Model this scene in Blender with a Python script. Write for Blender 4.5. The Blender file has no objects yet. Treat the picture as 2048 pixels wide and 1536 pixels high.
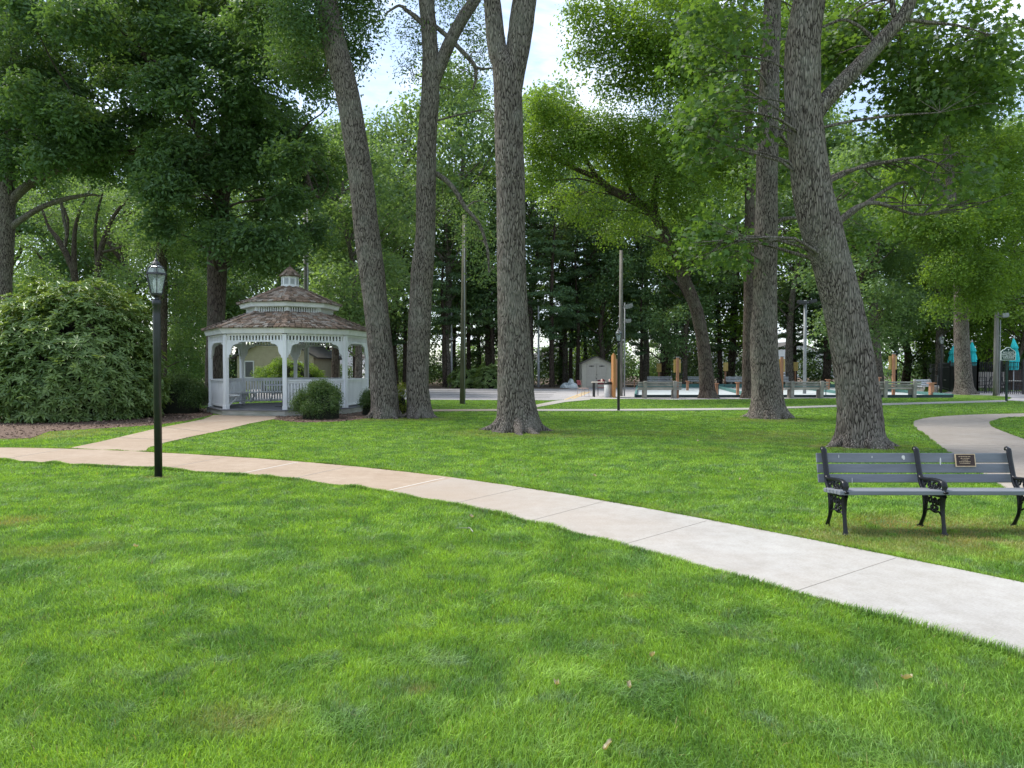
import bpy, math, random
import numpy as np
from mathutils import Vector, Matrix
R = math.radians
sc = bpy.context.scene
# ------------------------------------------------------------------ camera
FPX, CX, CY, CAMZ = 1420.0, 1024.0, 768.0, 1.55
PITCH = R(1.291)
cd = bpy.data.cameras.new('camera'); cam = bpy.data.objects.new('camera', cd)
sc.collection.objects.link(cam); sc.camera = cam
cam.location = (0, 0, CAMZ); cam.rotation_euler = (R(90) - PITCH, 0, 0)
cd.sensor_width = 36; cd.lens = 36 * FPX / 2048; cd.clip_start = 0.05; cd.clip_end = 2000
# ------------------------------------------------------------------ world
SUN_EL, SUN_AZ = R(58), R(-62)      # azimuth measured from +Y towards +X
w = bpy.data.worlds.new('World'); sc.world = w; w.use_nodes = True
nt = w.node_tree; nt.nodes.clear()
def N(t, typ, **kw):
    n = t.nodes.new(typ)
    for k, v in kw.items():
        if k in n.inputs: n.inputs[k].default_value = v
        else: setattr(n, k, v)
    return n
out = N(nt, 'ShaderNodeOutputWorld'); bg = N(nt, 'ShaderNodeBackground', Strength=0.15)
sky = N(nt, 'ShaderNodeTexSky', sky_type='NISHITA', sun_disc=False, sun_elevation=SUN_EL,
        sun_rotation=SUN_AZ, air_density=1.0, dust_density=1.0, ozone_density=1.0)
tc = N(nt, 'ShaderNodeTexCoord'); mp = N(nt, 'ShaderNodeMapping')
mp.inputs['Scale'].default_value = (1.0, 1.0, 2.6); mp.inputs['Location'].default_value = (0.35, 0.2, 0.1)
no = N(nt, 'ShaderNodeTexNoise', Scale=5.0, Detail=9.0, Roughness=0.6, Distortion=0.4)
cr = N(nt, 'ShaderNodeValToRGB'); cr.color_ramp.elements[0].position = 0.42; cr.color_ramp.elements[1].position = 0.62
cr.color_ramp.elements[0].color = (0.22, 0.22, 0.22, 1); cr.color_ramp.elements[1].color = (1, 1, 1, 1)
mx = N(nt, 'ShaderNodeMix', data_type='RGBA')
mx.inputs['B'].default_value = (4.9, 5.5, 6.3, 1)
nt.links.new(tc.outputs['Generated'], mp.inputs['Vector']); nt.links.new(mp.outputs['Vector'], no.inputs['Vector'])
nt.links.new(no.outputs['Fac'], cr.inputs['Fac']); nt.links.new(cr.outputs['Color'], mx.inputs['Factor'])
nt.links.new(sky.outputs['Color'], mx.inputs['A']); nt.links.new(mx.outputs['Result'], bg.inputs['Color'])
nt.links.new(bg.outputs['Background'], out.inputs['Surface'])
# ------------------------------------------------------------------ sun
sl = bpy.data.lights.new('sun', 'SUN'); sl.energy = 3.4; sl.angle = R(24); sl.color = (1, 0.96, 0.88)
so = bpy.data.objects.new('sun', sl); sc.collection.objects.link(so)
sd = Vector((math.sin(SUN_AZ) * math.cos(SUN_EL), math.cos(SUN_AZ) * math.cos(SUN_EL), math.sin(SUN_EL)))
so.rotation_euler = sd.to_track_quat('Z', 'Y').to_euler()
# ------------------------------------------------------------------ exposure
sc.view_settings.view_transform = 'Standard'; sc.view_settings.look = 'None'
sc.view_settings.exposure = 0.84; sc.view_settings.gamma = 1.0
sc.cycles.max_bounces = 7; sc.cycles.diffuse_bounces = 5; sc.cycles.transmission_bounces = 6
sc.cycles.transparent_max_bounces = 4; sc.cycles.glossy_bounces = 2

rs = np.random.RandomState(7); random.seed(7)
COL = sc.collection
# ================================================================== helpers
def at(px, py, Y):
    u = (px - CX) / FPX; v = (py - CY) / FPX
    d = np.array([u, math.cos(PITCH) - v * math.sin(PITCH), -math.sin(PITCH) - v * math.cos(PITCH)])
    t = Y / d[1]
    return np.array([d[0] * t, Y, CAMZ + d[2] * t])
def G(px, py, z=0.0):
    u = (px - CX) / FPX; v = (py - CY) / FPX
    d = np.array([u, math.cos(PITCH) - v * math.sin(PITCH), -math.sin(PITCH) - v * math.cos(PITCH)])
    t = (z - CAMZ) / d[2]
    return np.array([d[0] * t, d[1] * t, z])
def tag(o, label=None, cat=None, group=None, kind=None):
    if label: o['label'] = label
    if cat: o['category'] = cat
    if group: o['group'] = group
    if kind: o['kind'] = kind
    return o
def empty(name, loc, label, cat, group=None, rz=0.0, scale=1.0):
    o = bpy.data.objects.new(name, None); COL.objects.link(o); o.location = loc
    o.rotation_euler = (0, 0, rz); o.scale = (scale,) * 3; o.empty_display_size = 0.2
    return tag(o, label, cat, group)
def kids(o): return [c for c in COL.objects if c.parent == o]
def copy_tree(o, loc=None, rz=None, label=None, group=None, scale=None, parent=None):
    c = o.copy(); COL.objects.link(c)
    if parent: c.parent = parent
    for ch in kids(o): copy_tree(ch, parent=c)
    if loc is not None: c.location = loc
    if rz is not None: c.rotation_euler = (0, 0, rz)
    if scale is not None: c.scale = scale if hasattr(scale, '__len__') else (scale,) * 3
    if label: c['label'] = label
    if group: c['group'] = group
    return c
def npmesh(name, V, F, mat, parent=None, smooth=False, attrs=None, loc=None):
    """V (n,3); F list of (m,k) int arrays"""
    me = bpy.data.meshes.new(name)
    if not isinstance(F, list): F = [F]
    F = [f for f in F if len(f)]
    V = np.asarray(V, dtype=np.float32)
    me.vertices.add(len(V)); me.vertices.foreach_set('co', V.ravel())
    tot = np.concatenate([np.full(len(f), f.shape[1], np.int32) for f in F])
    idx = np.concatenate([f.ravel() for f in F]).astype(np.int32)
    me.loops.add(len(idx)); me.loops.foreach_set('vertex_index', idx)
    me.polygons.add(len(tot))
    me.polygons.foreach_set('loop_start', np.concatenate([[0], np.cumsum(tot)[:-1]]).astype(np.int32))
    me.polygons.foreach_set('loop_total', tot)
    if smooth: me.polygons.foreach_set('use_smooth', np.ones(len(tot), bool))
    if attrs:
        for k, a in attrs.items():
            at_ = me.attributes.new(k, 'FLOAT', 'POINT'); at_.data.foreach_set('value', np.asarray(a, np.float32))
    me.update(calc_edges=True)
    me.materials.append(mat)
    o = bpy.data.objects.new(name, me); COL.objects.link(o)
    if parent: o.parent = parent
    if loc is not None: o.location = loc
    return o
class MB:
    def __init__(s): s.v = []; s.f = []
    def add(s, vs, fs):
        b = len(s.v); s.v += [tuple(map(float, v)) for v in vs]; s.f += [tuple(i + b for i in f) for f in fs]; return s
    def box(s, cx, cy, cz, sx, sy, sz, rz=0.0, rx=0.0, ry=0.0):
        M = Matrix.Translation((cx, cy, cz)) @ Matrix.Rotation(rz, 4, 'Z') @ Matrix.Rotation(ry, 4, 'Y') @ Matrix.Rotation(rx, 4, 'X')
        vs = [M @ Vector((x * sx / 2, y * sy / 2, z * sz / 2)) for x in (-1, 1) for y in (-1, 1) for z in (-1, 1)]
        return s.add(vs, [(0, 1, 3, 2), (4, 6, 7, 5), (0, 4, 5, 1), (2, 3, 7, 6), (0, 2, 6, 4), (1, 5, 7, 3)])
    def bar(s, p, q, a, b, up=(0, 0, 1)):
        """rectangular bar p->q: a wide (side), b deep (up)"""
        p = Vector(p); q = Vector(q); d = (q - p).normalized(); sd_ = d.cross(Vector(up))
        if sd_.length < 1e-4: sd_ = d.cross(Vector((0, 1, 0)))
        sd_.normalize(); u = sd_.cross(d)
        vs = [e + sd_ * (i * a / 2) + u * (j * b / 2) for e in (p, q) for i, j in ((-1, -1), (1, -1), (1, 1), (-1, 1))]
        return s.add(vs, [(3, 2, 1, 0), (4, 5, 6, 7), (0, 1, 5, 4), (1, 2, 6, 5), (2, 3, 7, 6), (3, 0, 4, 7)])
    def tube(s, pts, rad, n=8, cap=True):
        if not hasattr(rad, '__len__'): rad = [rad] * len(pts)
        V, F = tube(np.array(pts, float), np.array(rad, float), n)
        s.add(V, [tuple(f) for f in F])
        if cap:
            b = len(s.v) - len(V); s.f.append(tuple(b + i for i in range(n))[::-1]); s.f.append(tuple(b + len(V) - n + i for i in range(n)))
        return s
    def lathe(s, prof, n=16, c=(0, 0, 0), rot=0.0):
        vs = []; fs = []
        for r_, z in prof:
            for i in range(n):
                a = 2 * math.pi * i / n + rot; vs.append((c[0] + r_ * math.cos(a), c[1] + r_ * math.sin(a), c[2] + z))
        for k in range(len(prof) - 1):
            for i in range(n):
                j = (i + 1) % n; fs.append((k * n + i, k * n + j, (k + 1) * n + j, (k + 1) * n + i))
        fs.append(tuple(range(n))[::-1]); fs.append(tuple((len(prof) - 1) * n + i for i in range(n)))
        return s.add(vs, fs)
    def prism(s, poly, z0, z1):
        n = len(poly); vs = [(x, y, z0) for x, y in poly] + [(x, y, z1) for x, y in poly]
        return s.add(vs, [tuple(range(n))[::-1], tuple(range(n, 2 * n))] + [(i, (i + 1) % n, n + (i + 1) % n, n + i) for i in range(n)])
    def prismy(s, poly, y0, y1):
        """poly in x,z extruded along y"""
        n = len(poly); vs = [(x, y0, z) for x, z in poly] + [(x, y1, z) for x, z in poly]
        return s.add(vs, [tuple(range(n)), tuple(range(n, 2 * n))[::-1]] + [(i, n + i, n + (i + 1) % n, (i + 1) % n) for i in range(n)])
    def build(s, name, mat, parent=None, smooth=False, bevel=0.0, loc=None, label=None):
        me = bpy.data.meshes.new(name); me.from_pydata(s.v, [], s.f); me.materials.append(mat)
        if smooth: me.polygons.foreach_set('use_smooth', [True] * len(me.polygons))
        me.update()
        o = bpy.data.objects.new(name, me); COL.objects.link(o)
        if parent: o.parent = parent
        if loc is not None: o.location = loc
        if bevel:
            m = o.modifiers.new('b', 'BEVEL'); m.width = bevel; m.segments = 2; m.limit_method = 'ANGLE'
        if label: o['label'] = label
        return o
def tube(P, rad, n):
    k = len(P); T = np.gradient(P, axis=0); T /= np.linalg.norm(T, axis=1)[:, None] + 1e-9
    ref = np.array([1.0, 0, 0]) if abs(T[0][0]) < 0.8 else np.array([0, 1.0, 0])
    V = []; a = np.arange(n) * 2 * math.pi / n
    u = np.cross(T[0], ref); u /= np.linalg.norm(u)
    for i in range(k):
        u = u - T[i] * np.dot(u, T[i]); u /= np.linalg.norm(u) + 1e-9; v = np.cross(T[i], u)
        V.append(P[i] + rad[i] * (np.cos(a)[:, None] * u + np.sin(a)[:, None] * v))
    V = np.concatenate(V)
    i = np.arange(n); j = (i + 1) % n; F = []
    for q in range(k - 1): F.append(np.stack([q * n + i, q * n + j, (q + 1) * n + j, (q + 1) * n + i], 1))
    return V, np.concatenate(F)
def spline(P, rad, step):
    """Catmull-Rom resample"""
    P = np.array(P, float); rad = np.array(rad, float)
    Q = np.vstack([2 * P[0] - P[1], P, 2 * P[-1] - P[-2]]); r_ = np.concatenate([[rad[0]], rad, [rad[-1]]])
    oP = []; oR = []
    for i in range(1, len(Q) - 2):
        m = max(1, int(np.linalg.norm(Q[i + 1] - Q[i]) / step))
        for t in np.arange(m) / m:
            t2, t3 = t * t, t ** 3
            oP.append(0.5 * (2 * Q[i] + (Q[i + 1] - Q[i - 1]) * t + (2 * Q[i - 1] - 5 * Q[i] + 4 * Q[i + 1] - Q[i + 2]) * t2 + (3 * Q[i] - Q[i - 1] - 3 * Q[i + 1] + Q[i + 2]) * t3))
            oR.append(r_[i] * (1 - t) + r_[i + 1] * t)
    oP.append(P[-1]); oR.append(rad[-1])
    return np.array(oP), np.array(oR)
def vn(p, s=1.0, seed=0):
    p = np.asarray(p, float) * s; i = np.floor(p).astype(np.int64); f = p - i; f = f * f * (3 - 2 * f)
    def h(x, y, z):
        n = (x * 374761393 + y * 668265263 + z * 1274126177 + seed * 974634777) & 0xffffffff
        n = ((n ^ (n >> 13)) * 1274126177) & 0xffffffff; n = n ^ (n >> 16)
        return (n & 0xffff) / 65535.0
    r_ = 0
    for dx in (0, 1):
        for dy in (0, 1):
            for dz in (0, 1):
                wgt = (f[:, 0] if dx else 1 - f[:, 0]) * (f[:, 1] if dy else 1 - f[:, 1]) * (f[:, 2] if dz else 1 - f[:, 2])
                r_ = r_ + wgt * h(i[:, 0] + dx, i[:, 1] + dy, i[:, 2] + dz)
    return r_
# ================================================================== materials
MATS = {}
def newmat(name):
    m = bpy.data.materials.new(name); m.use_nodes = True; t = m.node_tree; t.nodes.clear()
    o = N(t, 'ShaderNodeOutputMaterial'); return m, t, o
def L(t, a, b): t.links.new(a, b)
def M(name, c1, c2=None, rough=0.7, scale=6.0, bump=0.0, bscale=None, metal=0.0, stretch=(1, 1, 1), spec=0.3, detail=4.0, lo=0.35, hi=0.65):
    if name in MATS: return MATS[name]
    m, t, o = newmat(name); b = N(t, 'ShaderNodeBsdfPrincipled', Roughness=rough, Metallic=metal)
    b.inputs['Specular IOR Level'].default_value = spec
    c2 = c2 or tuple(min(1, x * 0.8) for x in c1)
    tc = N(t, 'ShaderNodeTexCoord'); mp = N(t, 'ShaderNodeMapping'); mp.inputs['Scale'].default_value = stretch
    L(t, tc.outputs['Object'], mp.inputs['Vector'])
    n = N(t, 'ShaderNodeTexNoise', Scale=scale, Detail=detail, Roughness=0.6); L(t, mp.outputs['Vector'], n.inputs['Vector'])
    r_ = N(t, 'ShaderNodeValToRGB'); r_.color_ramp.elements[0].position = lo; r_.color_ramp.elements[1].position = hi
    r_.color_ramp.elements[0].color = (*c2, 1); r_.color_ramp.elements[1].color = (*c1, 1)
    L(t, n.outputs['Fac'], r_.inputs['Fac']); L(t, r_.outputs['Color'], b.inputs['Base Color'])
    if bump:
        n2 = N(t, 'ShaderNodeTexNoise', Scale=bscale or scale * 4, Detail=4.0); L(t, mp.outputs['Vector'], n2.inputs['Vector'])
        bp = N(t, 'ShaderNodeBump', Strength=bump, Distance=0.02); L(t, n2.outputs['Fac'], bp.inputs['Height']); L(t, bp.outputs['Normal'], b.inputs['Normal'])
    L(t, b.outputs['BSDF'], o.inputs['Surface']); MATS[name] = m; return m
def leafmat(name, c1, c2, trans=0.35, rough=0.5, tcol=None, spec=0.35):
    m, t, o = newmat(name)
    a = N(t, 'ShaderNodeAttribute', attribute_name='v'); r_ = N(t, 'ShaderNodeValToRGB')
    r_.color_ramp.elements[0].color = (*c1, 1); r_.color_ramp.elements[1].color = (*c2, 1)
    L(t, a.outputs['Fac'], r_.inputs['Fac'])
    b = N(t, 'ShaderNodeBsdfPrincipled', Roughness=rough); b.inputs['Specular IOR Level'].default_value = spec
    L(t, r_.outputs['Color'], b.inputs['Base Color'])
    tr = N(t, 'ShaderNodeBsdfTranslucent'); mc = N(t, 'ShaderNodeMix', data_type='RGBA', blend_type='MULTIPLY')
    mc.inputs['Factor'].default_value = 1.0; mc.inputs['B'].default_value = (*(tcol or (1.9, 1.7, 0.7)), 1)
    L(t, r_.outputs['Color'], mc.inputs['A']); L(t, mc.outputs['Result'], tr.inputs['Color'])
    mx = N(t, 'ShaderNodeMixShader', Fac=trans); L(t, b.outputs['BSDF'], mx.inputs[1]); L(t, tr.outputs['BSDF'], mx.inputs[2])
    L(t, mx.outputs['Shader'], o.inputs['Surface']); return m
def barkmat(name, ridge, furrow, lichen, lich=0.5, sc_=1.0):
    m, t, o = newmat(name); b = N(t, 'ShaderNodeBsdfPrincipled', Roughness=0.9); b.inputs['Specular IOR Level'].default_value = 0.15
    tc = N(t, 'ShaderNodeTexCoord'); mp = N(t, 'ShaderNodeMapping'); mp.inputs['Scale'].default_value = (1, 1, 0.145)
    L(t, tc.outputs['Object'], mp.inputs['Vector'])
    nz = N(t, 'ShaderNodeTexNoise', Scale=9.0 * sc_, Detail=3.0); L(t, mp.outputs['Vector'], nz.inputs['Vector'])
    ad = N(t, 'ShaderNodeMix', data_type='VECTOR'); ad.inputs['Factor'].default_value = 0.09
    L(t, mp.outputs['Vector'], ad.inputs['A']); L(t, nz.outputs['Color'], ad.inputs['B'])
    vo = N(t, 'ShaderNodeTexVoronoi', feature='DISTANCE_TO_EDGE', Scale=26.0 * sc_); L(t, ad.outputs['Result'], vo.inputs['Vector'])
    r_ = N(t, 'ShaderNodeValToRGB'); r_.color_ramp.elements[0].position = 0.02; r_.color_ramp.elements[1].position = 0.19
    r_.color_ramp.elements[0].color = (*furrow, 1); r_.color_ramp.elements[1].color = (*ridge, 1); L(t, vo.outputs['Distance'], r_.inputs['Fac'])
    n2 = N(t, 'ShaderNodeTexNoise', Scale=1.6, Detail=6.0, Roughness=0.65); L(t, tc.outputs['Object'], n2.inputs['Vector'])
    r2 = N(t, 'ShaderNodeValToRGB'); r2.color_ramp.elements[0].position = 0.47; r2.color_ramp.elements[1].position = 0.62
    r2.color_ramp.elements[0].color = (0, 0, 0, 1); r2.color_ramp.elements[1].color = (lich,) * 3 + (1,); L(t, n2.outputs['Fac'], r2.inputs['Fac'])
    n3 = N(t, 'ShaderNodeTexNoise', Scale=30.0, Detail=5.0, Roughness=0.7); L(t, mp.outputs['Vector'], n3.inputs['Vector'])
    m1 = N(t, 'ShaderNodeMix', data_type='RGBA'); m1.inputs['B'].default_value = (*lichen, 1)
    L(t, r2.outputs['Color'], m1.inputs['Factor']); L(t, r_.outputs['Color'], m1.inputs['A'])
    m2 = N(t, 'ShaderNodeMix', data_type='RGBA', blend_type='MULTIPLY'); m2.inputs['Factor'].default_value = 0.75
    r3 = N(t, 'ShaderNodeValToRGB'); r3.color_ramp.elements[0].position = 0.3; r3.color_ramp.elements[1].position = 0.7
    r3.color_ramp.elements[0].color = (0.45, 0.42, 0.4, 1); r3.color_ramp.elements[1].color = (1.3, 1.3, 1.3, 1)
    L(t, n3.outputs['Fac'], r3.inputs['Fac']); L(t, m1.outputs['Result'], m2.inputs['A']); L(t, r3.outputs['Color'], m2.inputs['B'])
    L(t, m2.outputs['Result'], b.inputs['Base Color'])
    ma = N(t, 'ShaderNodeMath', operation='ADD'); L(t, vo.outputs['Distance'], ma.inputs[0])
    mm = N(t, 'ShaderNodeMath', operation='MULTIPLY'); mm.inputs[1].default_value = 0.3; L(t, n3.outputs['Fac'], mm.inputs[0]); L(t, mm.outputs[0], ma.inputs[1])
    bp = N(t, 'ShaderNodeBump', Strength=0.9, Distance=0.05); L(t, ma.outputs[0], bp.inputs['Height']); L(t, bp.outputs['Normal'], b.inputs['Normal'])
    L(t, b.outputs['BSDF'], o.inputs['Surface']); return m
BARK = barkmat('bark_grey', (0.27, 0.235, 0.205), (0.022, 0.017, 0.014), (0.29, 0.29, 0.245), 0.3, 1.3)
BARKD = barkmat('bark_brown', (0.145, 0.115, 0.095), (0.03, 0.022, 0.018), (0.17, 0.17, 0.13), 0.3)
BARKP = barkmat('bark_pine', (0.10, 0.075, 0.062), (0.022, 0.017, 0.014), (0.12, 0.12, 0.09), 0.2, 0.7)
LF_OAK = leafmat('leaf_oak_dark', (0.050, 0.105, 0.042), (0.120, 0.215, 0.085), 0.42)
LF_MAPLE = leafmat('leaf_maple', (0.045, 0.098, 0.028), (0.105, 0.195, 0.050), 0.48)
LF_BRIGHT = leafmat('leaf_bright', (0.075, 0.150, 0.026), (0.170, 0.280, 0.045), 0.5)
LF_MID = leafmat('leaf_mid', (0.072, 0.138, 0.062), (0.155, 0.255, 0.110), 0.48)
LF_PINE = leafmat('needles_pine', (0.078, 0.150, 0.090), (0.180, 0.290, 0.170), 0.45)
LF_RHODO = leafmat('leaf_rhododendron', (0.072, 0.140, 0.042), (0.235, 0.335, 0.105), 0.25, 0.38, spec=0.5)
LF_BOX = leafmat('leaf_clipped_shrub', (0.040, 0.085, 0.026), (0.110, 0.185, 0.050), 0.3)
LF_YEL = leafmat('leaf_yellow_green', (0.10, 0.15, 0.02), (0.19, 0.24, 0.03), 0.4)
LF_UNDER = leafmat('leaf_undergrowth', (0.035, 0.072, 0.030), (0.095, 0.165, 0.060), 0.35)
WHITE = M('white_paint', (0.80, 0.81, 0.82), (0.68, 0.69, 0.70), 0.55, 3.0, 0.1, stretch=(1, 1, 0.3))
BLACKM = M('black_metal', (0.022, 0.024, 0.028), (0.014, 0.015, 0.018), 0.42, 8.0, 0.05, spec=0.5)
IRON = M('cast_iron_black', (0.010, 0.011, 0.014), (0.006, 0.006, 0.008), 0.30, 20.0, 0.15, spec=0.35)
SLATE = M('bench_grey_slat', (0.185, 0.198, 0.225), (0.150, 0.162, 0.185), 0.5, 12.0, 0.12, stretch=(0.15, 1, 1))
GREYW = M('weathered_wood', (0.34, 0.32, 0.29), (0.21, 0.20, 0.18), 0.85, 10.0, 0.3, stretch=(0.3, 1, 0.3))
PALEW = M('pale_bench_slat', (0.56, 0.58, 0.62), (0.42, 0.43, 0.47), 0.7, 8.0, 0.1)
CEDAR = M('cedar_post', (0.42, 0.215, 0.125), (0.31, 0.155, 0.09), 0.75, 9.0, 0.2, stretch=(1, 1, 0.25))
BOARD = M('score_board_ochre', (0.58, 0.42, 0.15), (0.46, 0.32, 0.10), 0.6, 12.0)
POLEW = M('utility_pole_wood', (0.155, 0.145, 0.10), (0.085, 0.082, 0.052), 0.9, 12.0, 0.4, stretch=(1, 1, 0.12))
POLEG = M('grey_pole_wood', (0.25, 0.24, 0.225), (0.15, 0.14, 0.13), 0.9, 12.0, 0.4, stretch=(1, 1, 0.12))
STEEL = M('galvanised_steel', (0.30, 0.31, 0.32), (0.23, 0.24, 0.25), 0.6, 6.0, metal=0.1)
TEAL = M('umbrella_teal', (0.04, 0.62, 0.66), (0.03, 0.48, 0.53), 0.8, 8.0, 0.1)
GREENB = M('court_board_green', (0.085, 0.20, 0.19), (0.06, 0.15, 0.145), 0.6, 6.0)
DKGREENB = M('court_kerb_dark', (0.022, 0.045, 0.048), (0.015, 0.032, 0.036), 0.6, 6.0)
# ================================================================== foliage generators
def leaf_mesh(C, Nn, size, asp, shape, yaw=None, droop=0.0):
    """C centres, Nn normals (n,3), size (n,) ; returns V,F"""
    n = len(C); Nn = Nn / (np.linalg.norm(Nn, axis=1)[:, None] + 1e-9)
    t = rs.normal(size=(n, 3)) if yaw is None else yaw
    t = t - Nn * np.sum(t * Nn, 1)[:, None]; t /= np.linalg.norm(t, axis=1)[:, None] + 1e-9
    b = np.cross(Nn, t); s = size[:, None]
    if shape == 'quad':
        V = np.stack([C - t * s * .5, C + b * s * asp * .5 + Nn * s * .08, C + t * s * .5, C - b * s * asp * .5 + Nn * s * .08], 1)
        return V.reshape(-1, 3), [np.arange(n * 4).reshape(n, 4)]
    if shape == 'leaf':   # 6-gon folded along the mid rib
        w_ = asp * .5
        V = np.stack([C - t * s * .5, C - t * s * .12 + b * s * w_ + Nn * s * .1, C + t * s * .22 + b * s * w_ * .75 + Nn * s * .07,
                      C + t * s * .5 - Nn * s * .08, C + t * s * .22 - b * s * w_ * .75 + Nn * s * .07, C - t * s * .12 - b * s * w_ + Nn * s * .1], 1)
        k = np.arange(n)[:, None] * 6
        return V.reshape(-1, 3), [np.concatenate([k + [0, 1, 2, 3], k + [0, 3, 4, 5]])]
    if shape == 'maple':  # five-lobed
        ang = np.array([180, 128, 100, 62, 32, 0, -32, -62, -100, -128]) * math.pi / 180
        rad = np.array([.30, .42, .24, .52, .27, .62, .27, .52, .24, .42])
        V = np.stack([C + (t * math.cos(a) + b * math.sin(a)) * s * r_ - Nn * s * r_ * r_ * .35 for a, r_ in zip(ang, rad)] + [C], 1)
        k = np.arange(n)[:, None] * 11
        F = np.concatenate([np.concatenate([k + i, k + (i + 1) % 10, k + 10], 1) for i in range(10)])
        return V.reshape(-1, 3), [F]
LAIK = 2.2
NV = {'quad': 4, 'leaf': 6, 'maple': 11}
def foliage(clumps, size, asp=0.6, shape='quad', lai=2.0, spray=0.55, per=14, flat=0.25, updown=0.8, maxn=90000, core=0.75):
    """clumps rows: x,y,z,rx,ry,rz,[density]"""
    Vs = []; Fs = []; At = []; base = 0
    area = size * size * asp * 0.55 / LAIK; maxn = int(maxn * 2.6)
    cnt = []
    for c in clumps:
        d = c[6] if len(c) > 6 else 1.0
        cnt.append(math.pi * c[3] * c[5] * lai * d / area / per)
    tot = sum(cnt) * per
    k = min(1.0, maxn / tot)
    for c, m in zip(clumps, cnt):
        m = max(2, int(m * k))
        d = rs.normal(size=(m, 3)); d /= np.linalg.norm(d, axis=1)[:, None]
        rr = rs.uniform(core ** 3 * 0.15, 1, m) ** (1 / 3.)
        lump = 0.72 + 0.5 * vn(d * 2.2 + np.array(c[:3]), 1.0, 3)
        S = np.array(c[:3]) + d * (rr * lump)[:, None] * np.array(c[3:6])
        sn = np.array([0, 0, updown]) + d * 0.7 + rs.normal(size=(m, 3)) * 0.5
        sn /= np.linalg.norm(sn, axis=1)[:, None]
        tone = rs.uniform(0, 1, m)
        # leaves in each spray: an elongated flat twig fan
        ax = rs.normal(size=(m, 3)) + d * 0.9; ax -= sn * np.sum(ax * sn, 1)[:, None]; ax /= np.linalg.norm(ax, axis=1)[:, None]
        bx = np.cross(sn, ax)
        n = m * per; q = np.repeat(np.arange(m), per)
        u = rs.uniform(-1, 1, n); v_ = rs.normal(size=n) * 0.42; h = rs.normal(size=n) * flat
        Pc = S[q] + spray * (ax[q] * u[:, None] + bx[q] * v_[:, None] + sn[q] * (h - 0.25 * u * u)[:, None])
        nn = sn[q] + rs.normal(size=(n, 3)) * 0.42
        sz = size * rs.uniform(0.65, 1.25, n)
        yaw = ax[q] * 0.6 + bx[q] * np.sign(v_)[:, None] * 0.8 + rs.normal(size=(n, 3)) * 0.35
        V, F = leaf_mesh(Pc, nn, sz, asp, shape, yaw)
        Vs.append(V); Fs.append(F[0] + base); base += len(V)
        At.append(np.repeat(np.clip(0.65 * tone[q] + 0.35 * rs.uniform(0, 1, n), 0, 1), NV[shape]))
    return np.concatenate(Vs), np.concatenate(Fs), np.concatenate(At)
def trunkpath(pts, Y, zbase=True, dY=None):
    P = []; r_ = []
    for i, (px, py, wd) in enumerate(pts):
        y = Y + (dY[i] if dY else 0)
        p = at(px, py, y); P.append(p); r_.append(wd / 2 * y / FPX)
    return np.array(P), np.array(r_)
def bark_tube(P, rad, n=28, step=0.12, amp=0.012, flare=0.0, seed=1, lobes=5):
    P, rad = spline(P, rad, step)
    V, F = tube(P, rad, n)
    k = len(P); a = np.tile(np.arange(n) * 2 * math.pi / n, k); ctr = np.repeat(P, n, 0); D = V - ctr
    disp = 1 + amp / np.repeat(rad, n) * ((1 - np.abs(2 * vn(V * [1, 1, .16], 16, seed) - 1)) * 1.6 - 0.8) + 0.10 * (vn(V, 1.1, seed + 5) - 0.5)
    z = np.maximum(ctr[:, 2], 0)
    disp += 1.5 * flare * np.exp(-z / 0.24) * (0.35 + 0.5 * np.cos(lobes * a + seed) * 0.6 + 0.4 * np.cos(3 * a + 2 * seed) * 0.5)
    return ctr + D * disp[:, None], F
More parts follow.
